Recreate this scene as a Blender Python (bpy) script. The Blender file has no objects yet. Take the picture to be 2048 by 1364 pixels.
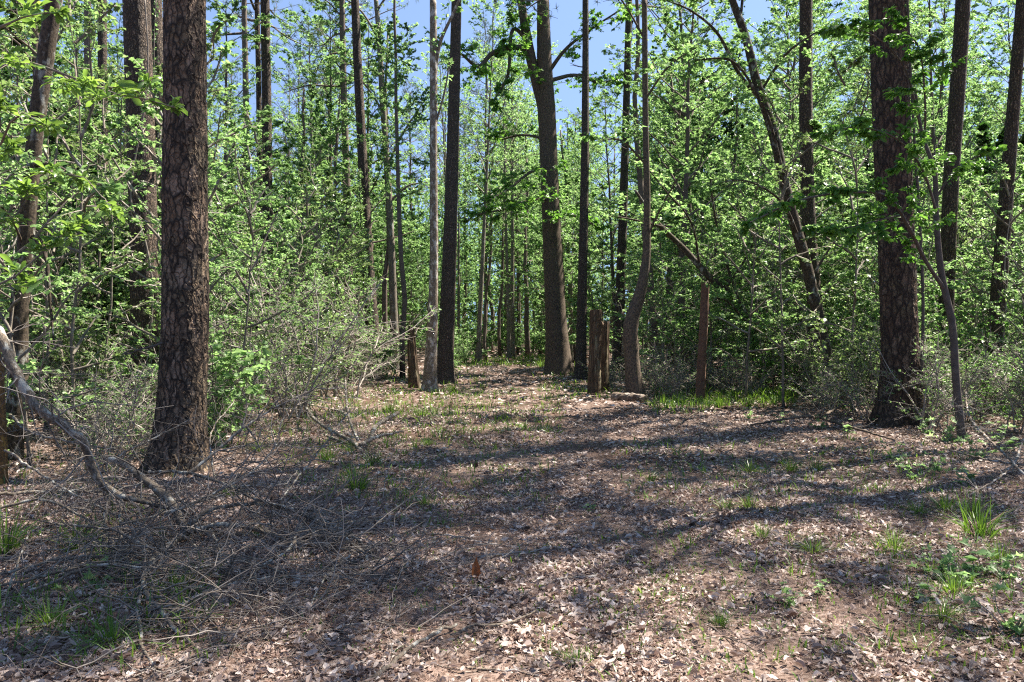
import bpy, math, random
import numpy as np
from mathutils import Vector

# ------------------------------------------------------------------ camera, sky, sun, exposure
SC = bpy.context.scene
COL = SC.collection
R = math.radians
W0, H0, F, EYE, HZ = 2048.0, 1364.0, 1700.0, 1.55, 655.0     # photograph size, focal length in its pixels, eye height, horizon row
cam_d = bpy.data.cameras.new('camera')
cam = bpy.data.objects.new('camera', cam_d)
COL.objects.link(cam)
cam.location = (0, 0, EYE)
cam.rotation_euler = (R(90), 0, 0)
cam_d.sensor_width = 36.0
cam_d.lens = 36.0 * F / W0
cam_d.shift_y = -(H0 / 2 - HZ) / W0
cam_d.clip_start = 0.05
cam_d.clip_end = 2000
SC.camera = cam

SUN_EL, SUN_AZ = 57.0, 60.0                                    # azimuth measured from straight ahead towards the right
world = bpy.data.worlds.new('World')
SC.world = world
world.use_nodes = True
wn = world.node_tree
bg = wn.nodes['Background']
sky = wn.nodes.new('ShaderNodeTexSky')
sky.sky_type = 'NISHITA'
sky.sun_disc = False
sky.sun_elevation = R(SUN_EL)
sky.sun_rotation = R(SUN_AZ)
sky.altitude = 300
sky.air_density = 1.0
sky.dust_density = 0.15
sky.ozone_density = 3.0
# the clear deep blue above the tree tops reaches down to the far wood: the dome is read a little higher than it stands
wtc = wn.nodes.new('ShaderNodeTexCoord'); wad = wn.nodes.new('ShaderNodeVectorMath'); wad.operation = 'ADD'
wad.inputs[1].default_value = (0, 0, .45)
wno = wn.nodes.new('ShaderNodeVectorMath'); wno.operation = 'NORMALIZE'
wn.links.new(wtc.outputs['Generated'], wad.inputs[0]); wn.links.new(wad.outputs[0], wno.inputs[0]); wn.links.new(wno.outputs[0], sky.inputs[0])
whs = wn.nodes.new('ShaderNodeHueSaturation'); whs.inputs['Saturation'].default_value = 0.97
wn.links.new(sky.outputs[0], whs.inputs['Color']); wn.links.new(whs.outputs[0], bg.inputs[0])
bg.inputs[1].default_value = 0.076
sun_d = bpy.data.lights.new('sun', 'SUN')
sun_d.energy = 5.0
sun_d.angle = R(0.55)
sun_d.color = (1.0, 0.95, 0.87)
sun = bpy.data.objects.new('sun', sun_d)
COL.objects.link(sun)
SUNV = Vector((math.sin(R(SUN_AZ)) * math.cos(R(SUN_EL)), math.cos(R(SUN_AZ)) * math.cos(R(SUN_EL)), math.sin(R(SUN_EL))))
sun.rotation_euler = SUNV.to_track_quat('Z', 'Y').to_euler()
sun.location = (8, 20, 40)
SC.view_settings.view_transform = 'Standard'
SC.view_settings.look = 'None'
SC.view_settings.exposure = 1.95
SC.view_settings.gamma = 1.0
SC.view_settings.use_white_balance = True
SC.view_settings.white_balance_temperature = 6950
SC.view_settings.white_balance_tint = 12
SC.cycles.max_bounces = 8
SC.cycles.diffuse_bounces = 5
SC.cycles.glossy_bounces = 2
SC.cycles.transmission_bounces = 5
SC.cycles.caustics_reflective = False
SC.cycles.caustics_refractive = False
SC.cycles.sample_clamp_indirect = 4.0
SC.cycles.use_denoising = False
SC.cycles.filter_width = 1.2
SC.cycles.adaptive_threshold = 0.006

# ------------------------------------------------------------------ placing by the photograph's own geometry
def gz(x, y):
    """height of the ground"""
    x = np.asarray(x, float); y = np.asarray(y, float)
    z = 0.022 * np.sin(x * 1.7 + 0.6 * y) + 0.018 * np.sin(y * 1.3 - x * 0.8 + 1.0) + 0.012 * np.sin(3.1 * x + 2.2) * np.sin(2.7 * y)
    z = z + 0.55 * np.exp(-(((x - 7.5) / 2.6) ** 2 + ((y - 29) / 4.0) ** 2))
    z = z + 0.35 * np.exp(-(((x + 9.5) / 3.5) ** 2 + ((y - 22) / 6.0) ** 2))
    return z
def gzf(x, y):
    return float(gz(x, y))
def P(px, py, Y):
    return np.array(((px - 1024) / F * Y, Y, EYE - (py - HZ) / F * Y))
def G(px, py, h=0.0):
    """the point h above the ground that shows at this place"""
    return P(px, py, F * (EYE - h) / (py - HZ))
def to_px(x, y):
    return 1024 + F * x / y

def nrm(a):
    a = np.asarray(a, float)
    return a / np.maximum(np.linalg.norm(a, axis=-1, keepdims=True), 1e-9)

# ------------------------------------------------------------------ mesh collecting
class MB:
    def __init__(self):
        self.v, self.f, self.n = [], [], 0
    def add(self, v, f, mat=0):
        v = np.asarray(v, np.float32).reshape(-1, 3)
        f = np.asarray(f, np.int32)
        self.v.append(v); self.f.append((f + self.n, mat)); self.n += len(v)
    def tube(self, pts, rad, sides=6, mat=0, cap=True, rough=0.0, rng=None):
        pts = np.asarray(pts, float); m = len(pts)
        rad = np.asarray(rad, float)
        if rad.ndim < 2: rad = np.broadcast_to(rad, (m,))
        tan = nrm(np.gradient(pts, axis=0))
        ax = nrm(pts[-1] - pts[0])
        ref = np.array((0.0, 0, 1)) if abs(ax[2]) < 0.8 else np.array((0.0, 1, 0.1))
        u = nrm(np.cross(tan, ref)); w = np.cross(u, tan)
        a = np.linspace(0, 2 * np.pi, sides, endpoint=False)
        rr = (rad if rad.ndim == 2 else rad[:, None]) * np.ones((1, sides))
        if rough and rng is not None:
            rr = rr * (1 + rough * rng.standard_normal((m, sides)))
        v = pts[:, None] + rr[..., None] * (np.cos(a)[None, :, None] * u[:, None] + np.sin(a)[None, :, None] * w[:, None])
        i = np.arange(m - 1)[:, None] * sides; j = np.arange(sides)[None]
        k = (j + 1) % sides
        f = np.stack([i + j, i + k, i + sides + k, i + sides + j], -1).reshape(-1, 4)
        self.add(v, f, mat)
        if cap and sides > 3:
            b = np.arange(sides)
            self.f.append((np.array([b[::-1]], np.int32) + self.n - m * sides, mat))
            self.f.append((np.array([b], np.int32) + self.n - sides, mat))
    def leaves(self, tpl, pos, d, nor, size, mat=0, width=1.0):
        tv, tf = tpl
        pos = np.asarray(pos, float); n = len(pos)
        if n == 0: return
        d = nrm(d); side = nrm(np.cross(d, nor)); up = np.cross(side, d)
        s = np.broadcast_to(np.asarray(size, float), (n,))[:, None, None]
        w = np.broadcast_to(np.asarray(width, float), (n,))[:, None, None]
        v = pos[:, None] + s * (w * tv[None, :, 0:1] * side[:, None] + tv[None, :, 1:2] * d[:, None] + tv[None, :, 2:3] * up[:, None])
        for ff in tf:
            pass
        base = np.arange(n)[:, None, None] * len(tv)
        k = self.n
        self.v.append(v.reshape(-1, 3).astype(np.float32)); self.n += n * len(tv)
        for ff in tf:
            self.f.append(((base + ff[None]).reshape(-1, ff.shape[1]).astype(np.int32) + k, mat))
    def mesh(self, name, mats, smooth=True):
        me = bpy.data.meshes.new(name)
        if self.n:
            v = np.concatenate(self.v)
            me.vertices.add(len(v)); me.vertices.foreach_set('co', v.ravel())
            idx = np.concatenate([f.ravel() for f, m in self.f])
            tot = np.concatenate([np.full(len(f), f.shape[1], np.int32) for f, m in self.f])
            mi = np.concatenate([np.full(len(f), m, np.int32) for f, m in self.f])
            st = np.concatenate([[0], np.cumsum(tot)[:-1]]).astype(np.int32)
            me.loops.add(len(idx)); me.loops.foreach_set('vertex_index', idx)
            me.polygons.add(len(tot)); me.polygons.foreach_set('loop_start', st); me.polygons.foreach_set('loop_total', tot)
            me.polygons.foreach_set('material_index', mi)
            me.polygons.foreach_set('use_smooth', np.full(len(tot), smooth))
            me.update(calc_edges=True)
        for m in (mats if isinstance(mats, (list, tuple)) else [mats]):
            me.materials.append(m)
        return me
    def build(self, name, mats, parent=None, smooth=True):
        return link(name, self.mesh(name, mats, smooth), parent)

def link(name, me, parent=None):
    o = bpy.data.objects.new(name, me)
    COL.objects.link(o)
    if parent is not None: o.parent = parent
    return o
def empty(name, loc, rz=0.0, sc=1.0):
    o = bpy.data.objects.new(name, None); COL.objects.link(o)
    o.location = [float(q) for q in loc]; o.rotation_euler = (0, 0, rz); o.scale = (sc,) * 3 if np.isscalar(sc) else sc
    return o
def tag(o, label, cat, group=None, kind=None):
    if label: o['label'] = label
    if cat: o['category'] = cat
    if group: o['group'] = group
    if kind: o['kind'] = kind
    return o
AUTO = []            # things whose label is worded from what stands next to them, once everything stands
def auto(o, what, cat, group, x, y):
    AUTO.append((o, what, cat, group, x, y))

# leaf outlines: x across, y along, z up; unit length
def strip(rows, widths, lift, curl):
    v, fs = [], []
    for t, w, l in zip(rows, widths, lift):
        v += [(-w, t, l + curl * w), (0, t, l), (w, t, l + curl * w)]
    for i in range(len(rows) - 1):
        a = 3 * i
        fs += [(a, a + 1, a + 4, a + 3), (a + 1, a + 2, a + 5, a + 4)]
    return np.array(v, float), [np.array(fs)]
L4 = (np.array([(0, 0, 0), (-.27, .45, .07), (0, 1, -.05), (.27, .45, .07)], float), [np.array([(0, 3, 2), (0, 2, 1)])])
LW = (np.array([(0, 0, 0), (-.40, .42, .09), (0, 1, -.08), (.40, .42, .09)], float), [np.array([(0, 3, 2), (0, 2, 1)])])
BAY = strip([0, .3, .6, .82, 1], [.015, .09, .165, .15, .01], [0, .03, .05, .02, -.05], .4)
OVATE = strip([0, .22, .5, .78, 1], [.02, .20, .26, .17, .01], [0, .03, .04, .0, -.08], .35)
def outline(pts, curl_x, curl_y):
    """a fan about the midrib with a lobed edge"""
    v = [(0, .45, 0)] + [(x, y, 0) for x, y in pts]
    v = [(x, y, curl_x * x * x * 4 + curl_y * (y - .45) ** 2) for x, y, z in v]
    n = len(pts)
    return np.array(v, float), [np.array([(0, 1 + i, 1 + (i + 1) % n) for i in range(n)])]
LOBED = [outline([(0, 0), (.07, .16), (.26, .24), (.12, .36), (.36, .52), (.15, .62), (.2, .82), (0, 1), (-.2, .8), (-.14, .63), (-.34, .55), (-.13, .38), (-.24, .22), (-.06, .14)], c1, c2)
         for c1, c2 in ((.9, .3), (.3, -.5), (-.5, .7))]
OVAL = [outline([(0, 0), (.13, .12), (.21, .35), (.2, .6), (.1, .85), (0, 1), (-.1, .86), (-.2, .6), (-.2, .34), (-.12, .12)], c1, c2) for c1, c2 in ((2.0, .3), (.6, .8), (-1.2, -.5))]
STAR = outline([(0, 0), (.1, .2), (.42, .1), (.28, .36), (.5, .55), (.2, .58), (0, 1), (-.2, .58), (-.5, .55), (-.28, .36), (-.42, .1), (-.1, .2)], .3, -.3)
NEEDLE = (np.array([(-.5, 0, 0), (.5, 0, 0), (0, 1, 0)], float), [np.array([(0, 1, 2)])])

# ------------------------------------------------------------------ materials
def newmat(name):
    m = bpy.data.materials.new(name); m.use_nodes = True
    t = m.node_tree; t.nodes.clear()
    out = t.nodes.new('ShaderNodeOutputMaterial')
    return m, t, out
def N(t, kind, **kw):
    n = t.nodes.new(kind)
    for k, v in kw.items():
        if k.startswith('i_'):
            n.inputs[k[2:].replace('_', ' ')].default_value = v
        else: setattr(n, k, v)
    return n
def ramp(t, fac, stops, interp='LINEAR'):
    n = t.nodes.new('ShaderNodeValToRGB'); n.color_ramp.interpolation = interp
    e = n.color_ramp.elements
    while len(e) < len(stops): e.new(0.5)
    for k, (p, c) in zip(e, stops):
        k.position = p; k.color = (*c, 1) if len(c) == 3 else c
    t.links.new(fac, n.inputs[0])
    return n.outputs[0]
def mixc(t, fac, a, b, mode='MIX'):
    n = t.nodes.new('ShaderNodeMix'); n.data_type = 'RGBA'; n.blend_type = mode
    L = t.links
    for s, v in ((n.inputs[0], fac), (n.inputs[6], a), (n.inputs[7], b)):
        if hasattr(v, 'is_linked'): L.new(v, s)
        else: s.default_value = (*v, 1) if isinstance(v, tuple) else v
    return n.outputs[2]
def math_(t, op, a, b=None):
    n = t.nodes.new('ShaderNodeMath'); n.operation = op
    for s, v in ((n.inputs[0], a), (n.inputs[1], b)):
        if v is None: continue
        if hasattr(v, 'is_linked'): t.links.new(v, s)
        else: s.default_value = v
    return n.outputs[0]
def leafmat(name, cols, trans, rough=.42, tfac=.45, spec=.5):
    m, t, out = newmat(name)
    if 'litter' not in name and cols[0][1] > cols[0][0]: cols = [(a * .84, b, c * .95) for a, b, c in cols]
    g = N(t, 'ShaderNodeNewGeometry'); oi = N(t, 'ShaderNodeObjectInfo')
    f = math_(t, 'ADD', math_(t, 'MULTIPLY', g.outputs['Random Per Island'], .75), math_(t, 'MULTIPLY', oi.outputs['Random'], .25))
    n = len(cols)
    c = ramp(t, f, [(i / max(1, n - 1), cc) for i, cc in enumerate(cols)])
    c2 = ramp(t, f, [(i / max(1, n - 1), tuple(a * b for a, b in zip(cc, trans))) for i, cc in enumerate(cols)])
    p = N(t, 'ShaderNodeBsdfPrincipled', i_Roughness=rough)
    p.inputs['Specular IOR Level'].default_value = spec
    t.links.new(c, p.inputs['Base Color'])
    tr = N(t, 'ShaderNodeBsdfTranslucent'); t.links.new(c2, tr.inputs[0])
    mx = N(t, 'ShaderNodeMixShader'); mx.inputs[0].default_value = tfac
    t.links.new(p.outputs[0], mx.inputs[1]); t.links.new(tr.outputs[0], mx.inputs[2])
    t.links.new(mx.outputs[0], out.inputs[0])
    return m
def plain(name, cols, rough=.8, scale=30.0, island=True):
    m, t, out = newmat(name)
    p = N(t, 'ShaderNodeBsdfPrincipled', i_Roughness=rough)
    p.inputs['Specular IOR Level'].default_value = .25
    tc = N(t, 'ShaderNodeTexCoord'); nz = N(t, 'ShaderNodeTexNoise', i_Scale=scale, i_Detail=4.0)
    t.links.new(tc.outputs['Object'], nz.inputs['Vector'])
    f = nz.outputs[0]
    if island:
        g = N(t, 'ShaderNodeNewGeometry')
        f = math_(t, 'ADD', math_(t, 'MULTIPLY', nz.outputs[0], .6), math_(t, 'MULTIPLY', g.outputs['Random Per Island'], .4))
    n = len(cols)
    t.links.new(ramp(t, f, [(.2 + .6 * i / max(1, n - 1), c) for i, c in enumerate(cols)]), p.inputs['Base Color'])
    b = N(t, 'ShaderNodeBump', i_Strength=.6, i_Distance=.01)
    t.links.new(nz.outputs[0], b.inputs['Height']); t.links.new(b.outputs[0], p.inputs['Normal'])
    t.links.new(p.outputs[0], out.inputs[0])
    return m
def pinebark(name, scale, plates, crack, zs=.42, disp=0.0):
    """scaly plates with dark cracks between them"""
    plates = [(a * 1.06, b * .95, c * .80) for a, b, c in plates]
    m, t, out = newmat(name); L = t.links
    tc = N(t, 'ShaderNodeTexCoord')
    nz = N(t, 'ShaderNodeTexNoise', i_Scale=6.0, i_Detail=3.0); L.new(tc.outputs['Object'], nz.inputs['Vector'])
    wv = N(t, 'ShaderNodeVectorMath', operation='MULTIPLY_ADD'); L.new(nz.outputs[1], wv.inputs[0])
    wv.inputs[1].default_value = (.13, .13, .25); L.new(tc.outputs['Object'], wv.inputs[2])
    mp = N(t, 'ShaderNodeMapping'); mp.inputs['Scale'].default_value = (1, 1, zs); L.new(wv.outputs[0], mp.inputs[0])
    ve = N(t, 'ShaderNodeTexVoronoi', feature='DISTANCE_TO_EDGE', i_Scale=scale); L.new(mp.outputs[0], ve.inputs['Vector'])
    vc = N(t, 'ShaderNodeTexVoronoi', feature='F1', i_Scale=scale); L.new(mp.outputs[0], vc.inputs['Vector'])
    mp2 = N(t, 'ShaderNodeMapping'); mp2.inputs['Scale'].default_value = (1, 1, zs * 2.4); mp2.inputs['Location'].default_value = (3.1, 1.7, .4); L.new(wv.outputs[0], mp2.inputs[0])
    v2 = N(t, 'ShaderNodeTexVoronoi', feature='DISTANCE_TO_EDGE', i_Scale=scale * 1.25); L.new(mp2.outputs[0], v2.inputs['Vector'])
    fine = N(t, 'ShaderNodeTexNoise', i_Scale=55.0, i_Detail=5.0, i_Roughness=.7); L.new(mp.outputs[0], fine.inputs['Vector'])
    sep = N(t, 'ShaderNodeSeparateColor'); L.new(vc.outputs['Color'], sep.inputs[0])
    blot = N(t, 'ShaderNodeTexNoise', i_Scale=2.6, i_Detail=3.0); L.new(tc.outputs['Object'], blot.inputs['Vector'])
    f = math_(t, 'ADD', math_(t, 'MULTIPLY', sep.outputs[0], .42), math_(t, 'ADD', math_(t, 'MULTIPLY', fine.outputs[0], .42), math_(t, 'MULTIPLY', blot.outputs[0], .22)))
    n = len(plates)
    pc = ramp(t, f, [(.15 + .7 * i / (n - 1), c) for i, c in enumerate(plates)])
    pc = mixc(t, ramp(t, blot.outputs[0], [(.48, (0, 0, 0)), (.66, (.5, .5, .5))]), pc, (.13, .115, .065))
    k1 = ramp(t, ve.outputs['Distance'], [(0.02, (0, 0, 0)), (.24, (1, 1, 1))])
    k2 = ramp(t, v2.outputs['Distance'], [(0.0, (.30,) * 3), (.16, (1, 1, 1))])
    kk = mixc(t, 1.0, k1, k2, 'MULTIPLY')
    c = mixc(t, kk, crack, pc)
    p = N(t, 'ShaderNodeBsdfPrincipled', i_Roughness=.82); p.inputs['Specular IOR Level'].default_value = .3
    L.new(c, p.inputs['Base Color'])
    bw = N(t, 'ShaderNodeRGBToBW'); L.new(kk, bw.inputs[0])
    h = math_(t, 'ADD', math_(t, 'MULTIPLY', bw.outputs[0], .75), math_(t, 'MULTIPLY', f, .35))
    if disp:
        d = N(t, 'ShaderNodeDisplacement', i_Midlevel=.8, i_Scale=disp); L.new(h, d.inputs['Height'])
        L.new(d.outputs[0], out.inputs['Displacement']); m.displacement_method = 'BOTH'
    else:
        b = N(t, 'ShaderNodeBump', i_Strength=1.0, i_Distance=.03); L.new(h, b.inputs['Height']); L.new(b.outputs[0], p.inputs['Normal'])
    L.new(p.outputs[0], out.inputs[0])
    return m
def lichenbark(name, base, dark, patch, amount=.5, scale=9.0, grain=.6):
    m, t, out = newmat(name); L = t.links
    base = (base[0] * 1.06, base[1] * .96, base[2] * .84)
    tc = N(t, 'ShaderNodeTexCoord')
    mp = N(t, 'ShaderNodeMapping'); mp.inputs['Scale'].default_value = (1, 1, grain); L.new(tc.outputs['Object'], mp.inputs[0])
    n1 = N(t, 'ShaderNodeTexNoise', i_Scale=scale, i_Detail=6.0, i_Roughness=.65); L.new(mp.outputs[0], n1.inputs['Vector'])
    n2 = N(t, 'ShaderNodeTexNoise', i_Scale=scale * 4.5, i_Detail=5.0, i_Roughness=.7); L.new(mp.outputs[0], n2.inputs['Vector'])
    c = mixc(t, ramp(t, n2.outputs[0], [(.38, (0, 0, 0)), (.62, (1, 1, 1))]), dark, base)
    c = mixc(t, ramp(t, n1.outputs[0], [(1 - amount - .04, (0, 0, 0)), (1 - amount + .05, (1, 1, 1))]), c, patch)
    p = N(t, 'ShaderNodeBsdfPrincipled', i_Roughness=.85); p.inputs['Specular IOR Level'].default_value = .2
    L.new(c, p.inputs['Base Color'])
    b = N(t, 'ShaderNodeBump', i_Strength=.9, i_Distance=.012); L.new(n2.outputs[0], b.inputs['Height']); L.new(b.outputs[0], p.inputs['Normal'])
    L.new(p.outputs[0], out.inputs[0])
    return m

M = {}
PL = [(.075, .056, .042), (.14, .106, .08), (.205, .16, .13), (.31, .265, .24)]
M['bark_big'] = pinebark('pine_bark_plates', 16.0, PL, (.016, .012, .009), .24, .020)
M['bark_red'] = pinebark('pine_bark_ridged', 13.0, [(.055, .037, .028), (.10, .07, .054), (.15, .11, .09), (.22, .178, .158)], (.022, .015, .012), .24, .018)
M['bark_pine'] = pinebark('pine_bark', 26.0, [(.075, .057, .046), (.14, .108, .09), (.21, .17, .148), (.30, .255, .235)], (.03, .023, .019), .30)
M['bark_grey'] = pinebark('pine_bark_grey', 30.0, [(.085, .07, .06), (.15, .127, .112), (.215, .187, .172), (.30, .27, .255)], (.04, .033, .029), .34)
M['bark_far'] = plain('far_bark', [(.06, .046, .038), (.12, .096, .08), (.19, .158, .14)], .85, 9.0)
M['bark_oak'] = lichenbark('oak_bark', (.15, .128, .107), (.05, .042, .035), (.25, .24, .215), .30, 7.0)
M['bark_smooth'] = lichenbark('smooth_grey_bark', (.20, .19, .17), (.10, .092, .082), (.30, .30, .28), .40, 5.0)
M['bark_lichen'] = lichenbark('lichen_bark', (.085, .072, .058), (.026, .021, .017), (.25, .255, .23), .41, 8.0)
M['bark_pale'] = lichenbark('pale_flaking_bark', (.24, .215, .185), (.075, .06, .05), (.42, .40, .37), .45, 10.0)
M['bark_limb'] = lichenbark('fallen_limb_bark', (.20, .18, .155), (.07, .06, .05), (.38, .38, .34), .45, 14.0)
M['twig'] = plain('grey_twigs', [(.075, .062, .052), (.16, .14, .12), (.30, .27, .24)], .8, 12.0)
M['twig_dark'] = plain('dark_twigs', [(.04, .033, .028), (.09, .075, .064), (.15, .13, .11)], .85, 12.0)
M['twig_pale'] = plain('pale_dead_twigs', [(.13, .11, .095), (.26, .23, .20), (.44, .40, .36)], .75, 10.0)
M['rot'] = lichenbark('rotten_wood', (.135, .10, .07), (.035, .025, .018), (.23, .21, .14), .40, 9.0, .09)
M['log'] = lichenbark('grey_log_wood', (.22, .18, .15), (.06, .048, .04), (.34, .31, .28), .42, 6.0)
M['redtrunk'] = plain('red_brown_bark', [(.06, .033, .022), (.12, .068, .045), (.19, .115, .08)], .85, 14.0)
M['amber'] = lichenbark('amber_bark', (.20, .12, .05), (.07, .045, .025), (.33, .20, .05), .42, 10.0)
M['lf_bright'] = leafmat('spring_leaves', [(.105, .185, .065), (.18, .28, .105), (.265, .37, .16)], (1.6, 1.5, 1.3), .45, .56)
M['lf_lime'] = leafmat('lime_leaves', [(.14, .225, .085), (.215, .315, .125), (.31, .41, .19)], (1.5, 1.45, 1.25), .45, .56)
M['lf_mid'] = leafmat('mid_green_leaves', [(.05, .12, .03), (.09, .185, .045), (.14, .25, .065)], (1.8, 1.65, 1.3), .42, .54)
M['lf_dark'] = leafmat('dark_evergreen_leaves', [(.018, .042, .014), (.034, .072, .022), (.055, .105, .03)], (1.6, 1.8, 1.0), .30, .28, .6)
M['lf_grey'] = leafmat('small_grey_green_leaves', [(.09, .13, .05), (.155, .21, .085), (.235, .295, .135)], (1.6, 1.55, 1.2), .36, .50, .7)
M['lf_sweet'] = leafmat('star_leaves', [(.05, .13, .026), (.095, .205, .04), (.15, .28, .06)], (1.9, 1.7, 1.2), .38, .55)
M['lf_magnolia'] = leafmat('oval_bay_leaves', [(.075, .145, .035), (.13, .22, .055), (.20, .30, .08)], (1.9, 1.6, 1.1), .32, .55, .6)
M['needle'] = leafmat('pine_needles', [(.055, .08, .045), (.09, .12, .07), (.13, .16, .10)], (1.4, 1.4, 1.1), .4, .4)
M['grass'] = leafmat('grass_blades', [(.05, .11, .018), (.095, .18, .03), (.16, .26, .05)], (1.9, 1.6, 1.0), .4, .42)
M['litter'] = leafmat('dry_fallen_leaves', [(.065, .036, .027), (.29, .22, .19), (.14, .078, .055), (.41, .335, .295), (.215, .16, .135), (.58, .51, .465), (.07, .042, .032), (.35, .28, .25)], (1.0, .9, .8), .55, .14, .35)
M['straw'] = plain('pine_straw', [(.10, .056, .042), (.22, .14, .108), (.37, .27, .22)], .7, 3.0)
M['rust_leaf'] = leafmat('rust_brown_leaf', [(.20, .065, .018), (.27, .10, .03)], (1.3, 1.0, .6), .5, .35)
M['cone'] = plain('pine_cone_scales', [(.05, .034, .025), (.11, .075, .056), (.18, .13, .10)], .8, 40.0)

def groundmat():
    m, t, out = newmat('forest_floor'); L = t.links
    tc = N(t, 'ShaderNodeTexCoord')
    big = N(t, 'ShaderNodeTexNoise', i_Scale=.55, i_Detail=5.0, i_Roughness=.6); L.new(tc.outputs['Object'], big.inputs['Vector'])
    mid = N(t, 'ShaderNodeTexNoise', i_Scale=7.0, i_Detail=6.0, i_Roughness=.7); L.new(tc.outputs['Object'], mid.inputs['Vector'])
    vo = N(t, 'ShaderNodeTexVoronoi', i_Scale=46.0); L.new(tc.outputs['Object'], vo.inputs['Vector'])
    vo2 = N(t, 'ShaderNodeTexVoronoi', i_Scale=95.0); L.new(tc.outputs['Object'], vo2.inputs['Vector'])
    s1 = N(t, 'ShaderNodeSeparateColor'); L.new(vo.outputs['Color'], s1.inputs[0])
    s2 = N(t, 'ShaderNodeSeparateColor'); L.new(vo2.outputs['Color'], s2.inputs[0])
    leaf = ramp(t, math_(t, 'ADD', math_(t, 'MULTIPLY', s1.outputs[0], .6), math_(t, 'MULTIPLY', s2.outputs[0], .4)),
                [(0, (.03, .02, .016)), (.3, (.09, .06, .047)), (.6, (.18, .135, .112)), (.85, (.27, .215, .185)), (1, (.34, .285, .25))])
    straw = ramp(t, mid.outputs[0], [(.3, (.045, .027, .02)), (.55, (.11, .07, .053)), (.75, (.20, .145, .115))])
    c = mixc(t, ramp(t, big.outputs[0], [(.42, (0, 0, 0)), (.6, (1, 1, 1))]), leaf, straw)
    p = N(t, 'ShaderNodeBsdfPrincipled', i_Roughness=.9); p.inputs['Specular IOR Level'].default_value = .15
    L.new(c, p.inputs['Base Color'])
    h = math_(t, 'ADD', s1.outputs[1], mid.outputs[0])
    b = N(t, 'ShaderNodeBump', i_Strength=.7, i_Distance=.03); L.new(h, b.inputs['Height']); L.new(b.outputs[0], p.inputs['Normal'])
    L.new(p.outputs[0], out.inputs[0])
    return m
M['ground'] = groundmat()

# ------------------------------------------------------------------ the ground
def axis(lo, hi, fine0, fine1, step, grow):
    a = list(np.arange(fine0, fine1 + 1e-6, step)); s = step
    while a[-1] < hi: s *= grow; a.append(a[-1] + s)
    s = step
    while a[0] > lo: s *= grow; a.insert(0, a[0] - s)
    return np.array(a)
gx = axis(-320, 320, -9, 9, .12, 1.12); gy = axis(-60, 480, 2, 24, .12, 1.12)
X, Y = np.meshgrid(gx, gy)
rg = np.random.default_rng(3)
Z = gz(X, Y) + (np.abs(X) < 12) * (Y < 30) * .012 * rg.standard_normal(X.shape)
ny, nx = X.shape
ii = (np.arange(ny - 1)[:, None] * nx + np.arange(nx - 1)[None])
g = MB(); g.add(np.stack([X, Y, Z], -1), np.stack([ii, ii + 1, ii + nx + 1, ii + nx], -1).reshape(-1, 4))
tag(g.build('ground', M['ground']), 'forest floor of dry leaves and pine straw under the trees', None, kind='structure')

def path_mid(y):
    """middle of the trail"""
    return np.interp(y, [0, 6, 10, 16, 24, 32, 42, 60], [.5, .35, .35, .1, -.35, -.7, -1.2, -5])
def path_half(y):
    return np.interp(y, [0, 6, 9, 12, 16, 20, 28, 40, 60], [3.5, 3.2, 3.0, 2.7, 2.3, 1.9, 1.6, 1.5, 1.5])

# ------------------------------------------------------------------ growing things
def smooth_path(pts, rad, step):
    """a smooth curve through points, with radii; points about step apart"""
    pts = np.asarray(pts, float); rad = np.asarray(rad, float)
    s = np.concatenate([[0], np.cumsum(np.linalg.norm(np.diff(pts, axis=0), axis=1))])
    n = max(3, int(s[-1] / step) + 1)
    q = np.linspace(0, s[-1], n)
    tan = np.gradient(pts, s, axis=0)
    k = np.clip(np.searchsorted(s, q, side='right') - 1, 0, len(s) - 2)
    h = s[k + 1] - s[k]; t = ((q - s[k]) / h)[:, None]; h = h[:, None]
    out = (2 * t ** 3 - 3 * t ** 2 + 1) * pts[k] + (t ** 3 - 2 * t ** 2 + t) * h * tan[k] + (-2 * t ** 3 + 3 * t ** 2) * pts[k + 1] + (t ** 3 - t ** 2) * h * tan[k + 1]
    return out, np.interp(q, s, rad)
def wander(p0, d, length, n, rng, amt=.25, rise=0.0):
    d = nrm(d); pts = [np.asarray(p0, float)]
    for i in range(n):
        d = nrm(d + amt * rng.standard_normal(3) + np.array((0, 0, rise)))
        pts.append(pts[-1] + d * length / n)
    return np.array(pts)
def side_dir(t, rng, lo=.5, hi=1.2, flat=.35):
    """a direction forking off a tangent, mostly sideways"""
    s = nrm(np.cross(t, (0, 0, 1.0)) + 1e-4) * rng.choice((-1, 1))
    a = rng.uniform(lo, hi)
    return nrm(np.cos(a) * t + np.sin(a) * (s + np.array((0, 0, rng.normal(0, flat)))))
class Twigs:
    def __init__(self): self.p, self.d, self.l = [], [], []
    def add(self, p, d, l): self.p.append(p); self.d.append(d); self.l.append(l)
    def arrays(self): return np.array(self.p), nrm(np.array(self.d)), np.array(self.l)
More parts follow.
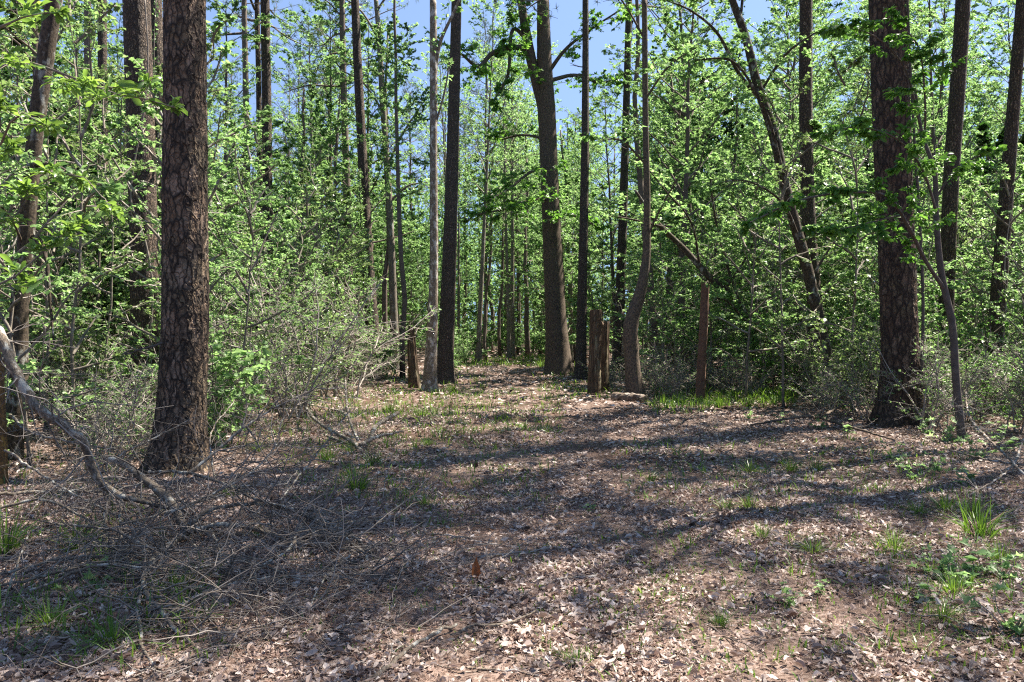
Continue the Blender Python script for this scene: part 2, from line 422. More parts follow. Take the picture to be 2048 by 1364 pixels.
def put_leaves(mb, tw, per, tpl, size, rng, mat=1, droop=.2, tilt=.5, keep=None, spread=1.0, width=1.0):
    if not tw.p: return
    p, d, l = tw.arrays()
    k = len(p)
    idx = np.repeat(np.arange(k), per)
    n = len(idx)
    t = rng.uniform(.1, 1.05, n)
    pos = p[idx] + d[idx] * (l[idx] * t)[:, None]
    side = nrm(np.cross(d[idx], (0, 0, 1.0)) + 1e-4) * rng.choice((-1, 1), n)[:, None]
    ld = nrm(d[idx] * rng.uniform(.1, .9, n)[:, None] + side * spread * rng.uniform(.5, 1.1, n)[:, None] + rng.normal(0, .35, (n, 3)) - np.array((0, 0, 1)) * droop)
    nor = nrm(np.array((0, 0, 1.0)) + rng.normal(0, tilt, (n, 3)))
    if keep is not None:
        kk = keep(pos); pos, ld, nor = pos[kk], ld[kk], nor[kk]; n = len(pos)
    mb.leaves(tpl, pos, ld, nor, size * np.clip(np.exp(rng.normal(-.08, .33, n)), .4, 1.8), mat, width)

def spray(mb, tw, path, length, n_br, rng, rise=0.02, tubes=True, t0=.2, sub=5, flat=.3, tr=.006):
    """branches and twigs off one limb"""
    path = np.asarray(path); m = len(path) - 1
    for i in range(n_br):
        t = t0 + (1 - t0) * (i + rng.random()) / n_br
        k = min(int(t * m), m - 1); q = path[k] + (path[k + 1] - path[k]) * (t * m - k)
        tan = nrm(path[k + 1] - path[k])
        ln = length * (1.05 - .6 * t) * rng.uniform(.6, 1.2)
        b = wander(q, side_dir(tan, rng, .5, 1.25, flat), ln, 4, rng, .2, rise)
        if tubes: mb.tube(b, np.linspace(tr, tr * .35, 5), 3, 0, False)
        for j in range(sub):
            u = .15 + .85 * (j + rng.random()) / sub
            kk = min(int(u * 4), 3); qq = b[kk] + (b[kk + 1] - b[kk]) * (u * 4 - kk)
            tt = nrm(b[kk + 1] - b[kk])
            d2 = side_dir(tt, rng, .3, 1.1, flat)
            l2 = ln * .38 * rng.uniform(.6, 1.3)
            if tubes: mb.tube(np.array([qq, qq + d2 * l2]), [tr * .4, tr * .2], 3, 0, False)
            tw.add(qq, d2, l2)
        tw.add(b[3], b[4] - b[3], ln * .3)
    e = path[-1]; tw.add(path[-2], nrm(path[-1] - path[-2]), length * .3)

def deciduous(seed, H, r, base, reach, limbs, leaf, per, tpl, n_br=6, sub=5, lean=(0, 0), tubes=True, up=.5, wob=.03, az0=None):
    rng = np.random.default_rng(seed)
    trunk, crown = MB(), MB()
    n = 14
    z = np.linspace(0, H, n)
    px = np.cumsum(rng.normal(0, wob, n)) * z / H + lean[0] * z; py = np.cumsum(rng.normal(0, wob, n)) * z / H + lean[1] * z
    px -= px[0]; py -= py[0]
    pts = np.stack([px, py, z - .08], -1)
    rad = r * (1 - .92 * (z / H) ** .9); rad[0] *= 1.35
    pp, rr = smooth_path(pts, rad, .35)
    trunk.tube(pp, rr, 8, 0)
    tw = Twigs()
    for i in range(limbs):
        f = (i + rng.random() * .8) / limbs
        zz = base + (H * .98 - base) * f
        q = np.array([np.interp(zz, z, pts[:, 0]), np.interp(zz, z, pts[:, 1]), zz])
        az = i * 2.4 + rng.normal(0, .35) if az0 is None else rng.normal(az0, .55)
        ln = reach * (math.sin(math.pi * (.22 + .72 * f)) ** .8) * rng.uniform(.65, 1.15)
        e = rng.normal(up, .18) + .5 * f
        d = np.array((math.cos(az) * math.cos(e), math.sin(az) * math.cos(e), math.sin(e)))
        lp = wander(q, d, ln, 6, rng, .13, .02)
        trunk.tube(lp, np.linspace(max(.018, np.interp(zz, z, rad) * .5), .009, 7), 5, 0, False)
        spray(crown, tw, lp, ln * .5, n_br, rng, .03, tubes, .2, sub, .3, .008)
    put_leaves(crown, tw, per, tpl, leaf, rng)
    return trunk, crown
def pine_crown(seed, z0, z1, reach, limbs, tufts, nl=.17, nw=.016, needles=16):
    """open crown: limbs carrying round tufts of long needles"""
    rng = np.random.default_rng(seed)
    wood, mb = MB(), MB()
    tp = []
    for i in range(limbs):
        f = (i + rng.random()) / limbs
        zz = z0 + (z1 - z0) * f
        az = i * 2.4 + rng.normal(0, .5)
        ln = reach * (1 - .75 * f) ** .7 * rng.uniform(.6, 1.15)
        e = rng.normal(.15 + .5 * f, .2)
        lp = wander((0, 0, zz), (math.cos(az) * math.cos(e), math.sin(az) * math.cos(e), math.sin(e)), ln, 6, rng, .15, .05)
        wood.tube(lp, np.linspace(.05 * (1 - .6 * f), .012, 7), 4, 0, False)
        for j in range(5):
            t = rng.uniform(.35, 1); k = min(int(t * 6), 5); q = lp[k]
            b = wander(q, side_dir(nrm(lp[k + 1] - lp[k]), rng, .4, 1.1, .5), ln * .35 * rng.uniform(.5, 1.2), 3, rng, .25, .08)
            wood.tube(b, np.linspace(.014, .006, 4), 3, 0, False)
            for _ in range(tufts):
                tp.append((b[-1] if rng.random() < .5 else b[2]) + rng.normal(0, .16, 3))
        tp.append(lp[-1])
    tp = np.array(tp); n = len(tp)
    pos = np.repeat(tp, needles, 0); d = nrm(rng.normal(0, 1, (len(pos), 3)) + np.array((0, 0, .35)))
    mb.leaves(NEEDLE, pos, d, nrm(rng.normal(0, 1, (len(pos), 3))), nl * rng.uniform(.7, 1.25, len(pos)), 0, nw / nl)
    return wood, mb

# ---- hero trees, traced: pixel column, pixel row, width in pixels, at one distance
def traced(points, Y, up_to=None, depth=None):
    """world points and radii of a trunk traced in the photograph, from the base up; up_to continues it to that height"""
    pts, rad = [], []
    for i, q in enumerate(points):
        yy = Y if depth is None else depth[i]
        pts.append(P(q[0], q[1], yy)); rad.append(q[2] / 2 / F * yy)
    pts = np.array(pts)
    if abs(pts[0, 2] - gzf(pts[0, 0], pts[0, 1])) < .9: pts[0, 2] = gzf(pts[0, 0], pts[0, 1]) - .06
    if up_to:
        d = nrm(pts[-1] - pts[-2]); k = (up_to - pts[-1, 2])
        d = d * .55 + np.array((0, 0, .45)); d /= d[2]
        r0 = rad[-1]
        for f in (.25, .5, .75, 1.0):
            pts = np.vstack([pts, pts[len(points) - 1] + d * k * f]); rad.append(max(.02, r0 * (1 - .93 * f ** 1.2)))
    return pts, np.array(rad)
def hero_trunk(root, pts, rad, mat, sides=16, step=.12, seed=0, name='trunk', flare=0.0, rough=.012):
    rng = np.random.default_rng(seed)
    pp, rr = smooth_path(pts, rad, step)
    if flare:
        h = pp[:, 2] - pp[0, 2]
        a = np.linspace(0, 2 * np.pi, sides, endpoint=False); k = seed % 3 + 4
        lobe = .55 + .45 * np.cos(k * a + seed) + .25 * np.cos(3 * a + 2 * seed)
        rr = rr[:, None] * (1 + flare * np.exp(-h / (rr[0] * 1.3))[:, None] + flare * 1.5 * np.exp(-h / (rr[0] * .8))[:, None] * lobe[None])
    if sides > 20 and rr.ndim < 2: rr = rr[:, None] * np.ones((1, sides))
    mb = MB(); mb.tube(pp - np.array(root.location), rr, sides, 0, True, rough, rng)
    return mb.build(name, mat, root)
def hero_root(name, pts, label, cat, group=None):
    b = pts[0]
    return tag(empty(name, (b[0], b[1], gzf(b[0], b[1]))), label, cat, group)

PINEC = []
for s, (z0, z1, re, li, tu) in enumerate(((11, 20, 3.0, 34, 4), (13, 22, 3.4, 38, 4), (10, 18, 2.6, 30, 4))):
    w, c = pine_crown(50 + s, z0, z1, re, li, tu)
    PINEC.append((w.mesh('limbs', M['bark_far']), c.mesh('crown', M['needle']), z1))
def pine_top(root, k, sc=1.0, rz=0.0, off=(0, 0)):
    for nm, me in (('limbs', PINEC[k][0]), ('crown', PINEC[k][1])):
        o = link(nm, me, root); o.location = (off[0], off[1], 0); o.rotation_euler = (0, 0, rz); o.scale = (sc,) * 3
def stubs(root, pts, rad, n, seed, mat, length=.5, lo=0.0):
    """dead snags left on a pine's trunk"""
    rng = np.random.default_rng(seed)
    pp, rr = smooth_path(pts, rad, .1); o = np.array(root.location)
    for i in range(n):
        k = rng.integers(int(len(pp) * lo), int(len(pp) * .62)); a = rng.uniform(0, 6.28)
        d = np.array((math.cos(a), math.sin(a), rng.uniform(-.25, .5)))
        L = length * rng.uniform(.3, 1.7)
        w = wander(pp[k], d, L, 5, rng, .16, .02)
        mb = MB(); mb.tube(w - o, np.linspace(min(.022, rr[k] * .4), .005, 6), 5, 0, False)
        if L > .5:
            for q in range(3):
                kk = rng.integers(1, 5); mb.tube(wander(w[kk], side_dir(nrm(w[kk + 1] - w[kk]), rng), L * .4, 3, rng, .2) - o, [.006, .005, .004, .003], 3, 0, False)
        mb.build('dead_branch', mat, root)

def traced_pine(points, Y, H, mat, label, k, sides=16, step=.14, nst=4, seed=1, flare=.4, group='tall pines', name='pine_tree'):
    pts, rad = traced(points, Y, H)
    root = hero_root(name, pts, label, 'pine tree', group)
    hero_trunk(root, pts, rad, mat, sides, step, seed, flare=flare)
    sc = H / PINEC[k][2]
    top = pts[-1] - np.array(root.location)
    mid = pts[-2] - np.array(root.location)
    pine_top(root, k, sc, seed * 1.3, ((top[0] + mid[0]) / 2, (top[1] + mid[1]) / 2))
    if nst: stubs(root, pts, rad, nst, seed + 7, M['twig_dark'], .5)
    return root, pts, rad

traced_pine([(357, 948, 98), (364, 800, 88), (370, 640, 86), (370, 400, 83), (370, 150, 78), (369, 0, 76)], 9.1, 21, M['bark_big'],
            'thick straight pine with large scaly bark plates, closest trunk to the fallen limb', 0, 112, .022, 3, 1, .3)
traced_pine([(292, 815, 60), (290, 640, 54), (287, 470, 53), (281, 250, 53), (273, 0, 52)], 14.5, 24, M['bark_pine'],
            'dark pine wrapped by a climbing vine, just behind the thick scaly pine', 1, 40, .06, 3, 2)
traced_pine([(330, 790, 32), (324, 500, 30), (316, 200, 29), (309, 0, 28)], 17, 22, M['bark_pine'],
            'narrow pine half hidden between the vine-wrapped pine and the thick scaly pine', 2, 18, .14, 3, 3)
traced_pine([(1806, 862, 80), (1800, 700, 67), (1793, 500, 66), (1783, 250, 68), (1776, 0, 70)], 13.6, 23, M['bark_red'],
            'thick dark pine with ridged reddish bark behind the leafy sprays', 1, 112, .026, 0, 4, .45)
traced_pine([(538, 715, 22), (536, 480, 19), (534, 250, 19), (530, 0, 18)], 30, 24, M['bark_pine'],
            'slim straight dark pine against the blue sky, right of the thick scaly pine', 0, 14, .2, 7, 5)
traced_pine([(518, 712, 13), (520, 400, 12), (517, 150, 11), (514, 0, 10)], 34, 23, M['bark_pine'],
            'very thin pine close beside the slim straight dark pine', 2, 10, .25, 4, 6)
traced_pine([(497, 715, 15), (495, 400, 13), (491, 150, 12), (488, 0, 11)], 33, 25, M['bark_far'],
            'thin pine trunk left of the slim straight dark pine', 1, 10, .25, 4, 7)
traced_pine([(752, 742, 32), (742, 620, 26), (733, 480, 22), (724, 300, 19), (714, 100, 17), (710, 0, 16)], 29, 23, M['bark_pine'],
            'tall slim pine with dead side twigs and knots, leaves climbing its lower trunk', 0, 16, .16, 9, 8)
traced_pine([(888, 768, 36), (893, 660, 31), (901, 450, 27), (908, 200, 23), (913, 0, 20)], 23.5, 23, M['bark_grey'],
            'slightly leaning grey pine beside the pale slender trunk at the trail', 1, 24, .1, 3, 9)
traced_pine([(1161, 760, 23), (1165, 560, 19), (1170, 300, 16), (1171, 120, 13), (1171, 0, 12)], 25.5, 21, M['bark_grey'],
            'straight thin grey pine between the big forked oak and the rotting posts', 2, 16, .14, 4, 10)
traced_pine([(1235, 735, 24), (1240, 600, 20), (1247, 400, 17), (1253, 200, 14), (1258, 0, 13)], 30, 22, M['bark_grey'],
            'thin grey-brown pine rising behind the rotting posts', 0, 14, .16, 4, 11)
traced_pine([(1640, 800, 34), (1632, 650, 30), (1618, 450, 27), (1612, 250, 26), (1612, 0, 25)], 19, 22, M['bark_pine'],
            'upright dark pine behind the leaning grey tree on the right', 1, 20, .12, 5, 12)
traced_pine([(1888, 800, 33), (1893, 600, 29), (1903, 350, 30), (1917, 150, 29), (1926, 0, 28)], 18.5, 23, M['bark_pine'],
            'straight pine just right of the thick ridged pine, tilting to the right', 2, 20, .12, 3, 13)
traced_pine([(1984, 820, 38), (1993, 650, 31), (2010, 420, 27), (2028, 200, 24), (2044, 0, 22)], 16.5, 21, M['bark_pine'],
            'brown pine leaning rightward at the right border with a pale vine on it', 0, 20, .12, 3, 14)
traced_pine([(206, 800, 24), (207, 500, 20), (206, 250, 18), (204, 0, 17)], 22, 22, M['bark_pine'],
            'thin vine-clad pine between the lichen-spotted tree and the dark pines', 1, 12, .2, 5, 15)
traced_pine([(182, 770, 20), (179, 400, 16), (175, 0, 14)], 27, 24, M['bark_far'],
            'thin dark pine trunk just left of the thin vine-clad pine', 2, 10, .25, 4, 16)
traced_pine([(697, 735, 22), (696, 560, 19), (694, 400, 16), (688, 200, 13), (684, 0, 11)], 34, 20, M['bark_far'],
            'dark trunk standing left of the tall slim pine with knots', 0, 12, .25, 4, 17)

# broadleaf heroes -------------------------------------------------------------------------
def limb_px(points, Y, depth=None):
    pts = np.array([P(q[0], q[1], Y if depth is None else depth[i]) for i, q in enumerate(points)])
    return pts, np.array([q[2] / 2 / F * (Y if depth is None else depth[i]) for i, q in enumerate(points)])
def leafy_tree(name, trunk, Y, limbs, mats, label, cat, seed, leaf, per, tpl=L4, H=None, group=None, sides=12, br_len=.6, n_br=9, sub=6, flare=.15, twmat='twig_dark', droop=.2, tilt=.5, step=.12, tr=.006, depth=None):
    rng = np.random.default_rng(seed)
    pts, rad = traced(trunk, Y, H, depth)
    root = hero_root(name, pts, label, cat, group)
    hero_trunk(root, pts, rad, mats[0], sides, step, seed, flare=flare)
    o = np.array(root.location)
    crown, tw = MB(), Twigs()
    for lp, dep, bl in limbs:
        p, r = limb_px(lp, Y, dep)
        pp, rr = smooth_path(p, r, .18)
        mb = MB(); mb.tube(pp - o, rr, 7, 0, False, .03, rng); mb.build('limb', mats[0], root)
        spray(crown, tw, pp - o, bl or br_len, max(3, int(n_br * len(pp) / 14)), rng, .01, True, .12, sub, .3, tr)
    put_leaves(crown, tw, per, tpl, leaf, rng, 1, droop, tilt)
    crown.build('crown', [M[twmat], mats[1]], root)
    return root, pts, rad

# the big forked oak over the trail
Yo = 28.3
leafy_tree('oak_tree', [(1118, 748, 52), (1112, 640, 42), (1104, 480, 37), (1098, 330, 35), (1093, 220, 36), (1089, 130, 30), (1086, 0, 24)], Yo,
    [([(1092, 235, 24), (1070, 150, 22), (1056, 85, 20), (1042, 0, 16), (1020, -160, 9)], None, 1.8),
     ([(1058, 98, 14), (1030, 95, 11), (985, 106, 10), (955, 133, 8), (925, 110, 5), (890, 90, 3)], [28.3, 28, 27.5, 27, 26.5, 26], 1.5),
     ([(1058, 85, 9), (1035, 60, 8), (1012, 160, 6), (985, 205, 3)], [28.3, 28.2, 27.5, 27.2], .9),
     ([(1100, 140, 9), (1130, 100, 7), (1180, 60, 5), (1240, 20, 3)], [28.3, 28, 27.5, 27], 1.5),
     ([(1103, 160, 9), (1150, 150, 7), (1200, 165, 5), (1250, 150, 3)], [28.3, 29, 30, 31], 1.4),
     ([(1098, 330, 7), (1060, 345, 6), (1015, 380, 5), (960, 410, 3)], [28.3, 27.4, 26.6, 26], 1.35),
     ([(1098, 400, 6), (1060, 400, 5), (1000, 420, 4), (950, 430, 3)], [28.3, 27, 26, 25.5], 1.2),
     ([(1104, 440, 6), (1140, 430, 5), (1190, 450, 3)], [28.3, 27.5, 27], 1.2),
     ([(1095, 280, 6), (1050, 270, 5), (1000, 280, 3)], [28.3, 28.6, 29.2], 1.2),
     ([(1085, 0, 20), (1080, -150, 14), (1070, -300, 8)], None, 2.2),
     ([(1086, -20, 12), (1130, -120, 8), (1180, -190, 4)], [28.3, 27, 26], 2.2),
     ([(1082, -80, 12), (1020, -170, 8), (960, -230, 4)], [28.3, 27, 26], 2.2)],
    (M['bark_oak'], M['lf_sweet']), 'large dark-barked oak forking high above the bend of the trail', 'oak tree', 21, .13, 8, STAR, sides=20, flare=.22, n_br=9, sub=5, br_len=1.3, tr=.012)
# lichen-spotted tree at left
Yl = 9.9
leafy_tree('hardwood_tree', [(22, 915, 40), (36, 760, 36), (38, 640, 35), (52, 480, 31), (60, 380, 30), (75, 230, 30), (92, 110, 32), (108, 0, 31)], Yl,
    [([(64, 470, 9), (88, 500, 8), (100, 600, 6), (108, 690, 4)], [9.9, 9.7, 9.6, 9.5], .5),
     ([(70, 330, 9), (110, 330, 7), (170, 365, 4), (215, 370, 2)], [9.9, 9.6, 9.3, 9.0], .6),
     ([(50, 500, 6), (10, 420, 4), (-50, 380, 2)], [9.9, 9.5, 9.2], .6)],
    (M['bark_lichen'], M['lf_bright']), 'crooked tree with pale lichen spots on its bark beside the fallen limb', 'tree', 22, .075, 5, LW, H=12, sides=20, step=.08, n_br=7, sub=4)
# young bay tree whose big bright leaves hang in front
leafy_tree('bay_sapling', [(-110, 1010, 22), (-100, 700, 18), (-80, 400, 14), (-60, 200, 11), (-40, 60, 7)], 5.4,
    [([(-70, 180, 7), (30, 120, 6), (105, 140, 5), (170, 165, 4), (240, 190, 3), (300, 200, 3), (350, 215, 2)], [5.39, 5.39, 5.31, 5.24, 5.16, 5.08, 5.08], .26),
     ([(-80, 340, 6), (0, 290, 5), (40, 225, 4), (90, 250, 2)], [5.39, 5.08, 4.85, 4.77], .26),
     ([(-85, 480, 6), (20, 440, 5), (100, 350, 4), (150, 345, 3), (205, 395, 2)], [5.39, 5.54, 5.54, 5.54, 5.47], .26),
     ([(-90, 600, 6), (20, 560, 4), (90, 500, 3), (170, 430, 2)], [5.39, 5.47, 5.54, 5.62], .26),
     ([(-45, 80, 6), (30, 40, 4), (90, 25, 2)], [5.39, 5.24, 5.08], .28)],
    (M['bark_smooth'], M['lf_magnolia']), 'young bay tree reaching in from the left border with large bright oval leaves', 'sapling', 23, .072, 7, BAY, n_br=13, sub=5, tilt=.55, droop=.0, twmat='twig', tr=.004)
# leaning grey tree, right of centre
leafy_tree('hardwood_tree', [(1668, 800, 26), (1650, 700, 24), (1615, 540, 22), (1572, 380, 21), (1545, 260, 20), (1515, 170, 18), (1490, 70, 16), (1465, 0, 14)], 17.0,
    [([(1535, 215, 9), (1480, 150, 8), (1430, 60, 6), (1370, 15, 4), (1330, 0, 3)], [17, 16.8, 16.5, 16.2, 16], 1.0),
     ([(1570, 360, 7), (1520, 200, 6), (1460, 120, 5), (1390, 120, 3)], [17, 16.5, 16.2, 16], 1.0),
     ([(1520, 185, 6), (1580, 100, 5), (1640, 60, 3)], [17, 16.8, 16.5], .9),
     ([(1600, 480, 6), (1560, 400, 5), (1480, 360, 3), (1420, 370, 2)], [17, 16.4, 16, 15.8], 1.0),
     ([(1480, 40, 6), (1500, -80, 5), (1540, -150, 3)], None, 1.2),
     ([(1620, 560, 6), (1680, 470, 4), (1730, 430, 2)], [17, 17.2, 17.5], .9)],
    (M['bark_lichen'], M['lf_bright']), 'grey tree leaning left with long bare arms and bright leaves, right of the trail', 'tree', 24, .085, 10, LW, H=13, sides=14, n_br=8, sub=5, tr=.007)
# arching tree beside the red trunk
leafy_tree('hardwood_tree', [(1532, 770, 20), (1515, 700, 18), (1470, 600, 16), (1420, 555, 14), (1370, 500, 12), (1310, 440, 9), (1270, 380, 5)], 20.5,
    [([(1480, 610, 6), (1440, 480, 5), (1425, 400, 4), (1420, 330, 2)], [20.5, 20.3, 20, 19.8], .9),
     ([(1400, 535, 6), (1380, 440, 4), (1330, 380, 3), (1290, 330, 2)], [20.5, 20, 19.6, 19.3], .9),
     ([(1330, 455, 5), (1270, 440, 4), (1210, 430, 2)], [20.5, 20.2, 20], .9),
     ([(1500, 660, 5), (1450, 600, 4), (1390, 600, 2)], [20.5, 19.8, 19.2], .8),
     ([(1450, 580, 5), (1500, 500, 4), (1530, 400, 2)], [20.5, 20.5, 20.5], .9)],
    (M['bark_lichen'], M['lf_lime']), 'slender tree arching over to the left with bright airy foliage near the trail', 'tree', 25, .085, 9, LW, sides=10, n_br=9, sub=5, tr=.007)
# twisted understory tree in front of the thick ridged pine, with the dark layered sprays
leafy_tree('hornbeam_tree', [(1925, 850, 17), (1912, 760, 15), (1903, 640, 14), (1885, 560, 13), (1872, 430, 11), (1868, 340, 9), (1845, 270, 7), (1830, 180, 5)], 11.8,
    [([(1890, 580, 9), (1850, 520, 8), (1815, 450, 7), (1770, 390, 6), (1700, 385, 5), (1600, 400, 4), (1500, 445, 3)], [11.8, 11.6, 11.3, 11, 10.9, 10.8, 10.6], .5),
     ([(1875, 430, 6), (1840, 330, 5), (1780, 270, 4), (1700, 255, 3), (1650, 270, 2)], [11.8, 11.4, 11, 10.8, 10.7], .5),
     ([(1840, 250, 5), (1800, 120, 4), (1720, 60, 3), (1650, 60, 2)], [11.8, 11.4, 11.1, 11], .55),
     ([(1850, 280, 5), (1850, 200, 4), (1830, 80, 3), (1780, 40, 2)], [11.8, 11.4, 11.2, 11], .5),
     ([(1800, 430, 4), (1720, 450, 3), (1620, 470, 2)], [11.3, 10.9, 10.6], .45),
     ([(1870, 400, 5), (1920, 330, 4), (1990, 300, 2)], [11.8, 11.8, 11.6], .55)],
    (M['twig_dark'], M['lf_sweet']), 'twisted thin tree holding flat sprays of deep green leaves before the thick ridged pine', 'tree', 26, .07, 13, OVATE, n_br=14, sub=5, tr=.005, step=.08, tilt=.9, droop=.45)
# smooth grey tree and pale tree
leafy_tree('hardwood_tree', [(792, 735, 20), (787, 620, 16), (782, 480, 14), (774, 330, 13), (764, 180, 12), (757, 60, 10), (752, 0, 9)], 31,
    [([(775, 330, 5), (810, 260, 4), (850, 200, 2)], [31, 30.5, 30], 1.2), ([(770, 230, 5), (720, 160, 4), (680, 140, 2)], [31, 30.5, 30], 1.2),
     ([(783, 400, 5), (820, 370, 4), (855, 365, 2)], [31, 31, 31], 1.1), ([(758, 80, 5), (720, 20, 4), (660, -20, 2)], None, 1.3),
     ([(752, 0, 8), (748, -120, 5), (740, -200, 2)], None, 1.5), ([(755, 20, 5), (800, -50, 4), (830, -100, 2)], None, 1.4)],
    (M['bark_smooth'], M['lf_lime']), 'smooth pale grey tree with a slight curve, right of the tall slim pine', 'tree', 27, .12, 4, L4, sides=12, n_br=7, sub=4, tr=.01)
leafy_tree('hardwood_tree', [(858, 786, 30), (863, 690, 23), (867, 560, 18), (867, 300, 15), (867, 100, 15), (866, 0, 13)], 20.2,
    [([(869, 150, 8), (882, 80, 7), (905, 30, 6), (935, -40, 4)], [20.2, 20.2, 20.2, 20.2], .8), ([(868, 260, 5), (890, 180, 4), (900, 120, 3)], None, .5),
     ([(866, 0, 10), (862, -150, 7), (850, -300, 3)], None, 1.4), ([(866, -60, 6), (900, -160, 4), (960, -230, 2)], None, 1.3), ([(866, -60, 6), (810, -150, 4), (760, -230, 2)], None, 1.3)],
    (M['bark_pale'], M['lf_bright']), 'slender tree with pale flaking bark at the left edge of the trail', 'tree', 28, .10, 5, LW, sides=16, n_br=6, sub=3, tr=.007, flare=.3)
# kinked tree right of the posts
leafy_tree('hardwood_tree', [(1272, 795, 38), (1264, 720, 30), (1262, 650, 30), (1282, 580, 23), (1292, 520, 17), (1294, 440, 14), (1291, 240, 12), (1289, 0, 11)], 18.8,
    [([(1292, 480, 5), (1330, 400, 4), (1360, 350, 2)], [18.8, 18.4, 18], .9), ([(1293, 330, 5), (1240, 280, 4), (1200, 280, 2)], [18.8, 18.4, 18], .9),
     ([(1290, 200, 5), (1340, 130, 4), (1400, 90, 2)], [18.8, 18.6, 18.4], 1.0), ([(1290, 80, 5), (1250, 10, 4), (1220, -30, 2)], None, 1.0), ([(1289, 0, 8), (1289, -150, 5), (1289, -260, 2)], None, 1.3)],
    (M['bark_oak'], M['lf_bright']), 'tree with a swollen kink low in its dark trunk, right of the rotting posts', 'tree', 29, .095, 7, LW, sides=14, n_br=8, sub=5, tr=.008)
# thin second stem far left, pair at right background
leafy_tree('hardwood_tree', [(82, 800, 20), (80, 500, 18), (76, 200, 16), (68, 0, 14)], 15.5,
    [([(78, 300, 5), (120, 230, 4), (180, 200, 2)], [15.5, 15.2, 15], .9), ([(74, 150, 5), (30, 80, 4), (-20, 60, 2)], None, .9), ([(72, 80, 5), (130, 20, 4), (180, 10, 2)], None, .9)],
    (M['bark_oak'], M['lf_bright']), 'dark thin tree standing behind the lichen-spotted tree', 'tree', 30, .085, 7, LW, H=11, sides=10, n_br=8, sub=5, tr=.007)

# red-barked dead trunk with a broken top
def stump(name, points, Y, mat, label, cat, seed, sides=18, jag=.25, parts=None, group=None):
    rng = np.random.default_rng(seed)
    pts, rad = traced(points, Y)
    root = hero_root(name, pts, label, cat, group)
    pp, rr = smooth_path(pts, rad, .07)
    o = np.array(root.location); mb = MB()
    m = len(pp); a = np.linspace(0, 2 * np.pi, sides, endpoint=False)
    topj = jag * np.abs(rng.normal(0, 1, sides)) ** 1.2
    flute = 1 + .10 * np.sin(3 * a + rng.random() * 6) + .05 * np.sin(7 * a + rng.random() * 6)
    v = np.zeros((m, sides, 3))
    for i in range(m):
        v[i, :, 0] = pp[i, 0] + rr[i] * np.cos(a) * flute; v[i, :, 1] = pp[i, 1] + rr[i] * np.sin(a) * flute
        v[i, :, 2] = pp[i, 2]
    H = pp[-1, 2] - pp[0, 2]
    sc = 1 - topj / H
    v[:, :, 2] = pp[0, 2] + (v[:, :, 2] - pp[0, 2]) * sc[None]
    v[:-1, :, :2] += rng.normal(0, rr.mean() * .04, v[:-1, :, :2].shape)
    i = np.arange(m - 1)[:, None] * sides; j = np.arange(sides)[None]; k = (j + 1) % sides
    mb.add(v - o, np.stack([i + j, i + k, i + sides + k, i + sides + j], -1).reshape(-1, 4))
    c = v[-1].mean(0) - np.array((0, 0, jag * 1.2)) - o
    mb.v.append(np.array([c], np.float32)); b = mb.n - sides
    mb.f.append((np.array([(b + q, b + (q + 1) % sides, mb.n) for q in range(sides)], np.int32), 0)); mb.n += 1
    mb.build('trunk', mat, root, smooth=False)
    return root
stump('broken_snag', [(829, 782, 26), (826, 740, 20), (823, 690, 17), (822, 660, 13), (820, 640, 7)], 21.5, M['rot'],
      'dark rotten snag with a splintered pointed top beside the pale slender trunk', 'snag', 31, 16, .18)
stump('wooden_post', [(1187, 790, 29), (1188, 740, 25), (1190, 680, 24), (1191, 619, 24)], 19.6, M['rot'],
      'taller of the two rotting wooden posts with a flat top beside the trail', 'post', 32, 14, .008)
stump('wooden_post', [(1206, 780, 22), (1208, 730, 18), (1209, 680, 18), (1210, 640, 17)], 20.4, M['rot'],
      'shorter mossy rotting wooden post just right of the flat-topped one', 'post', 33, 12, .06)
stump('dead_trunk', [(1401, 806, 21), (1403, 740, 18), (1407, 660, 17), (1411, 560, 16)], 18.0, M['redtrunk'],
      'thin bare red-brown trunk standing alone in low grass right of the trail', 'dead tree', 34, 12, .3)
stump('amber_trunk', [(0, 990, 30), (-3, 850, 26), (-6, 700, 22)], 8.2, M['amber'],
      'trunk with amber orange bark cut off by the left border', 'trunk', 35, 14, .1)

# climbing vines
def vine(points, Y, label, r, mat='twig', leaves=0, seed=0, depth=None):
    rng = np.random.default_rng(seed)
    p, _ = limb_px([(x, y, 1) for x, y in points], Y, depth)
    pp, rr = smooth_path(p, np.full(len(p), r), .1)
    root = tag(empty('climbing_vine', p[0]), label, 'vine')
    mb = MB(); mb.tube(pp - p[0], rr * np.linspace(1, .6, len(rr)), 6); mb.build('stem', M[mat], root)
    if leaves:
        lb = MB(); k = rng.integers(0, len(pp), leaves)
        pos = pp[k] - p[0] + rng.normal(0, .05, (leaves, 3))
        lb.leaves(LW, pos, nrm(rng.normal(0, 1, (leaves, 3)) - np.array((0, .6, .4))), nrm(rng.normal(0, .6, (leaves, 3)) + np.array((0, -.5, .6))), .06 * rng.uniform(.6, 1.3, leaves))
        lb.build('foliage', M['lf_bright'], root)
vine([(300, 690), (304, 560), (290, 480), (262, 400), (268, 330), (284, 250), (296, 120), (290, 0)], 14.05, 'bare tan vine winding up the front of the dark pine', .018, 'twig', 0, 1)
vine([(312, 640), (325, 420), (316, 250), (308, 100), (312, 0)], 16.6, 'leafy thin vine climbing the narrow half hidden pine', .012, 'twig', 260, 2)
vine([(2000, 800), (2004, 700), (2012, 620), (2010, 520), (2022, 420)], 16.0, 'pale thin vine climbing the brown pine at the right border', .014, 'twig_pale', 0, 3)
vine([(1530, 745), (1515, 700), (1490, 640), (1462, 590)], 20.3, 'ivy sleeve of small green leaves on the foot of the arching tree', .012, 'twig_dark', 700, 4)
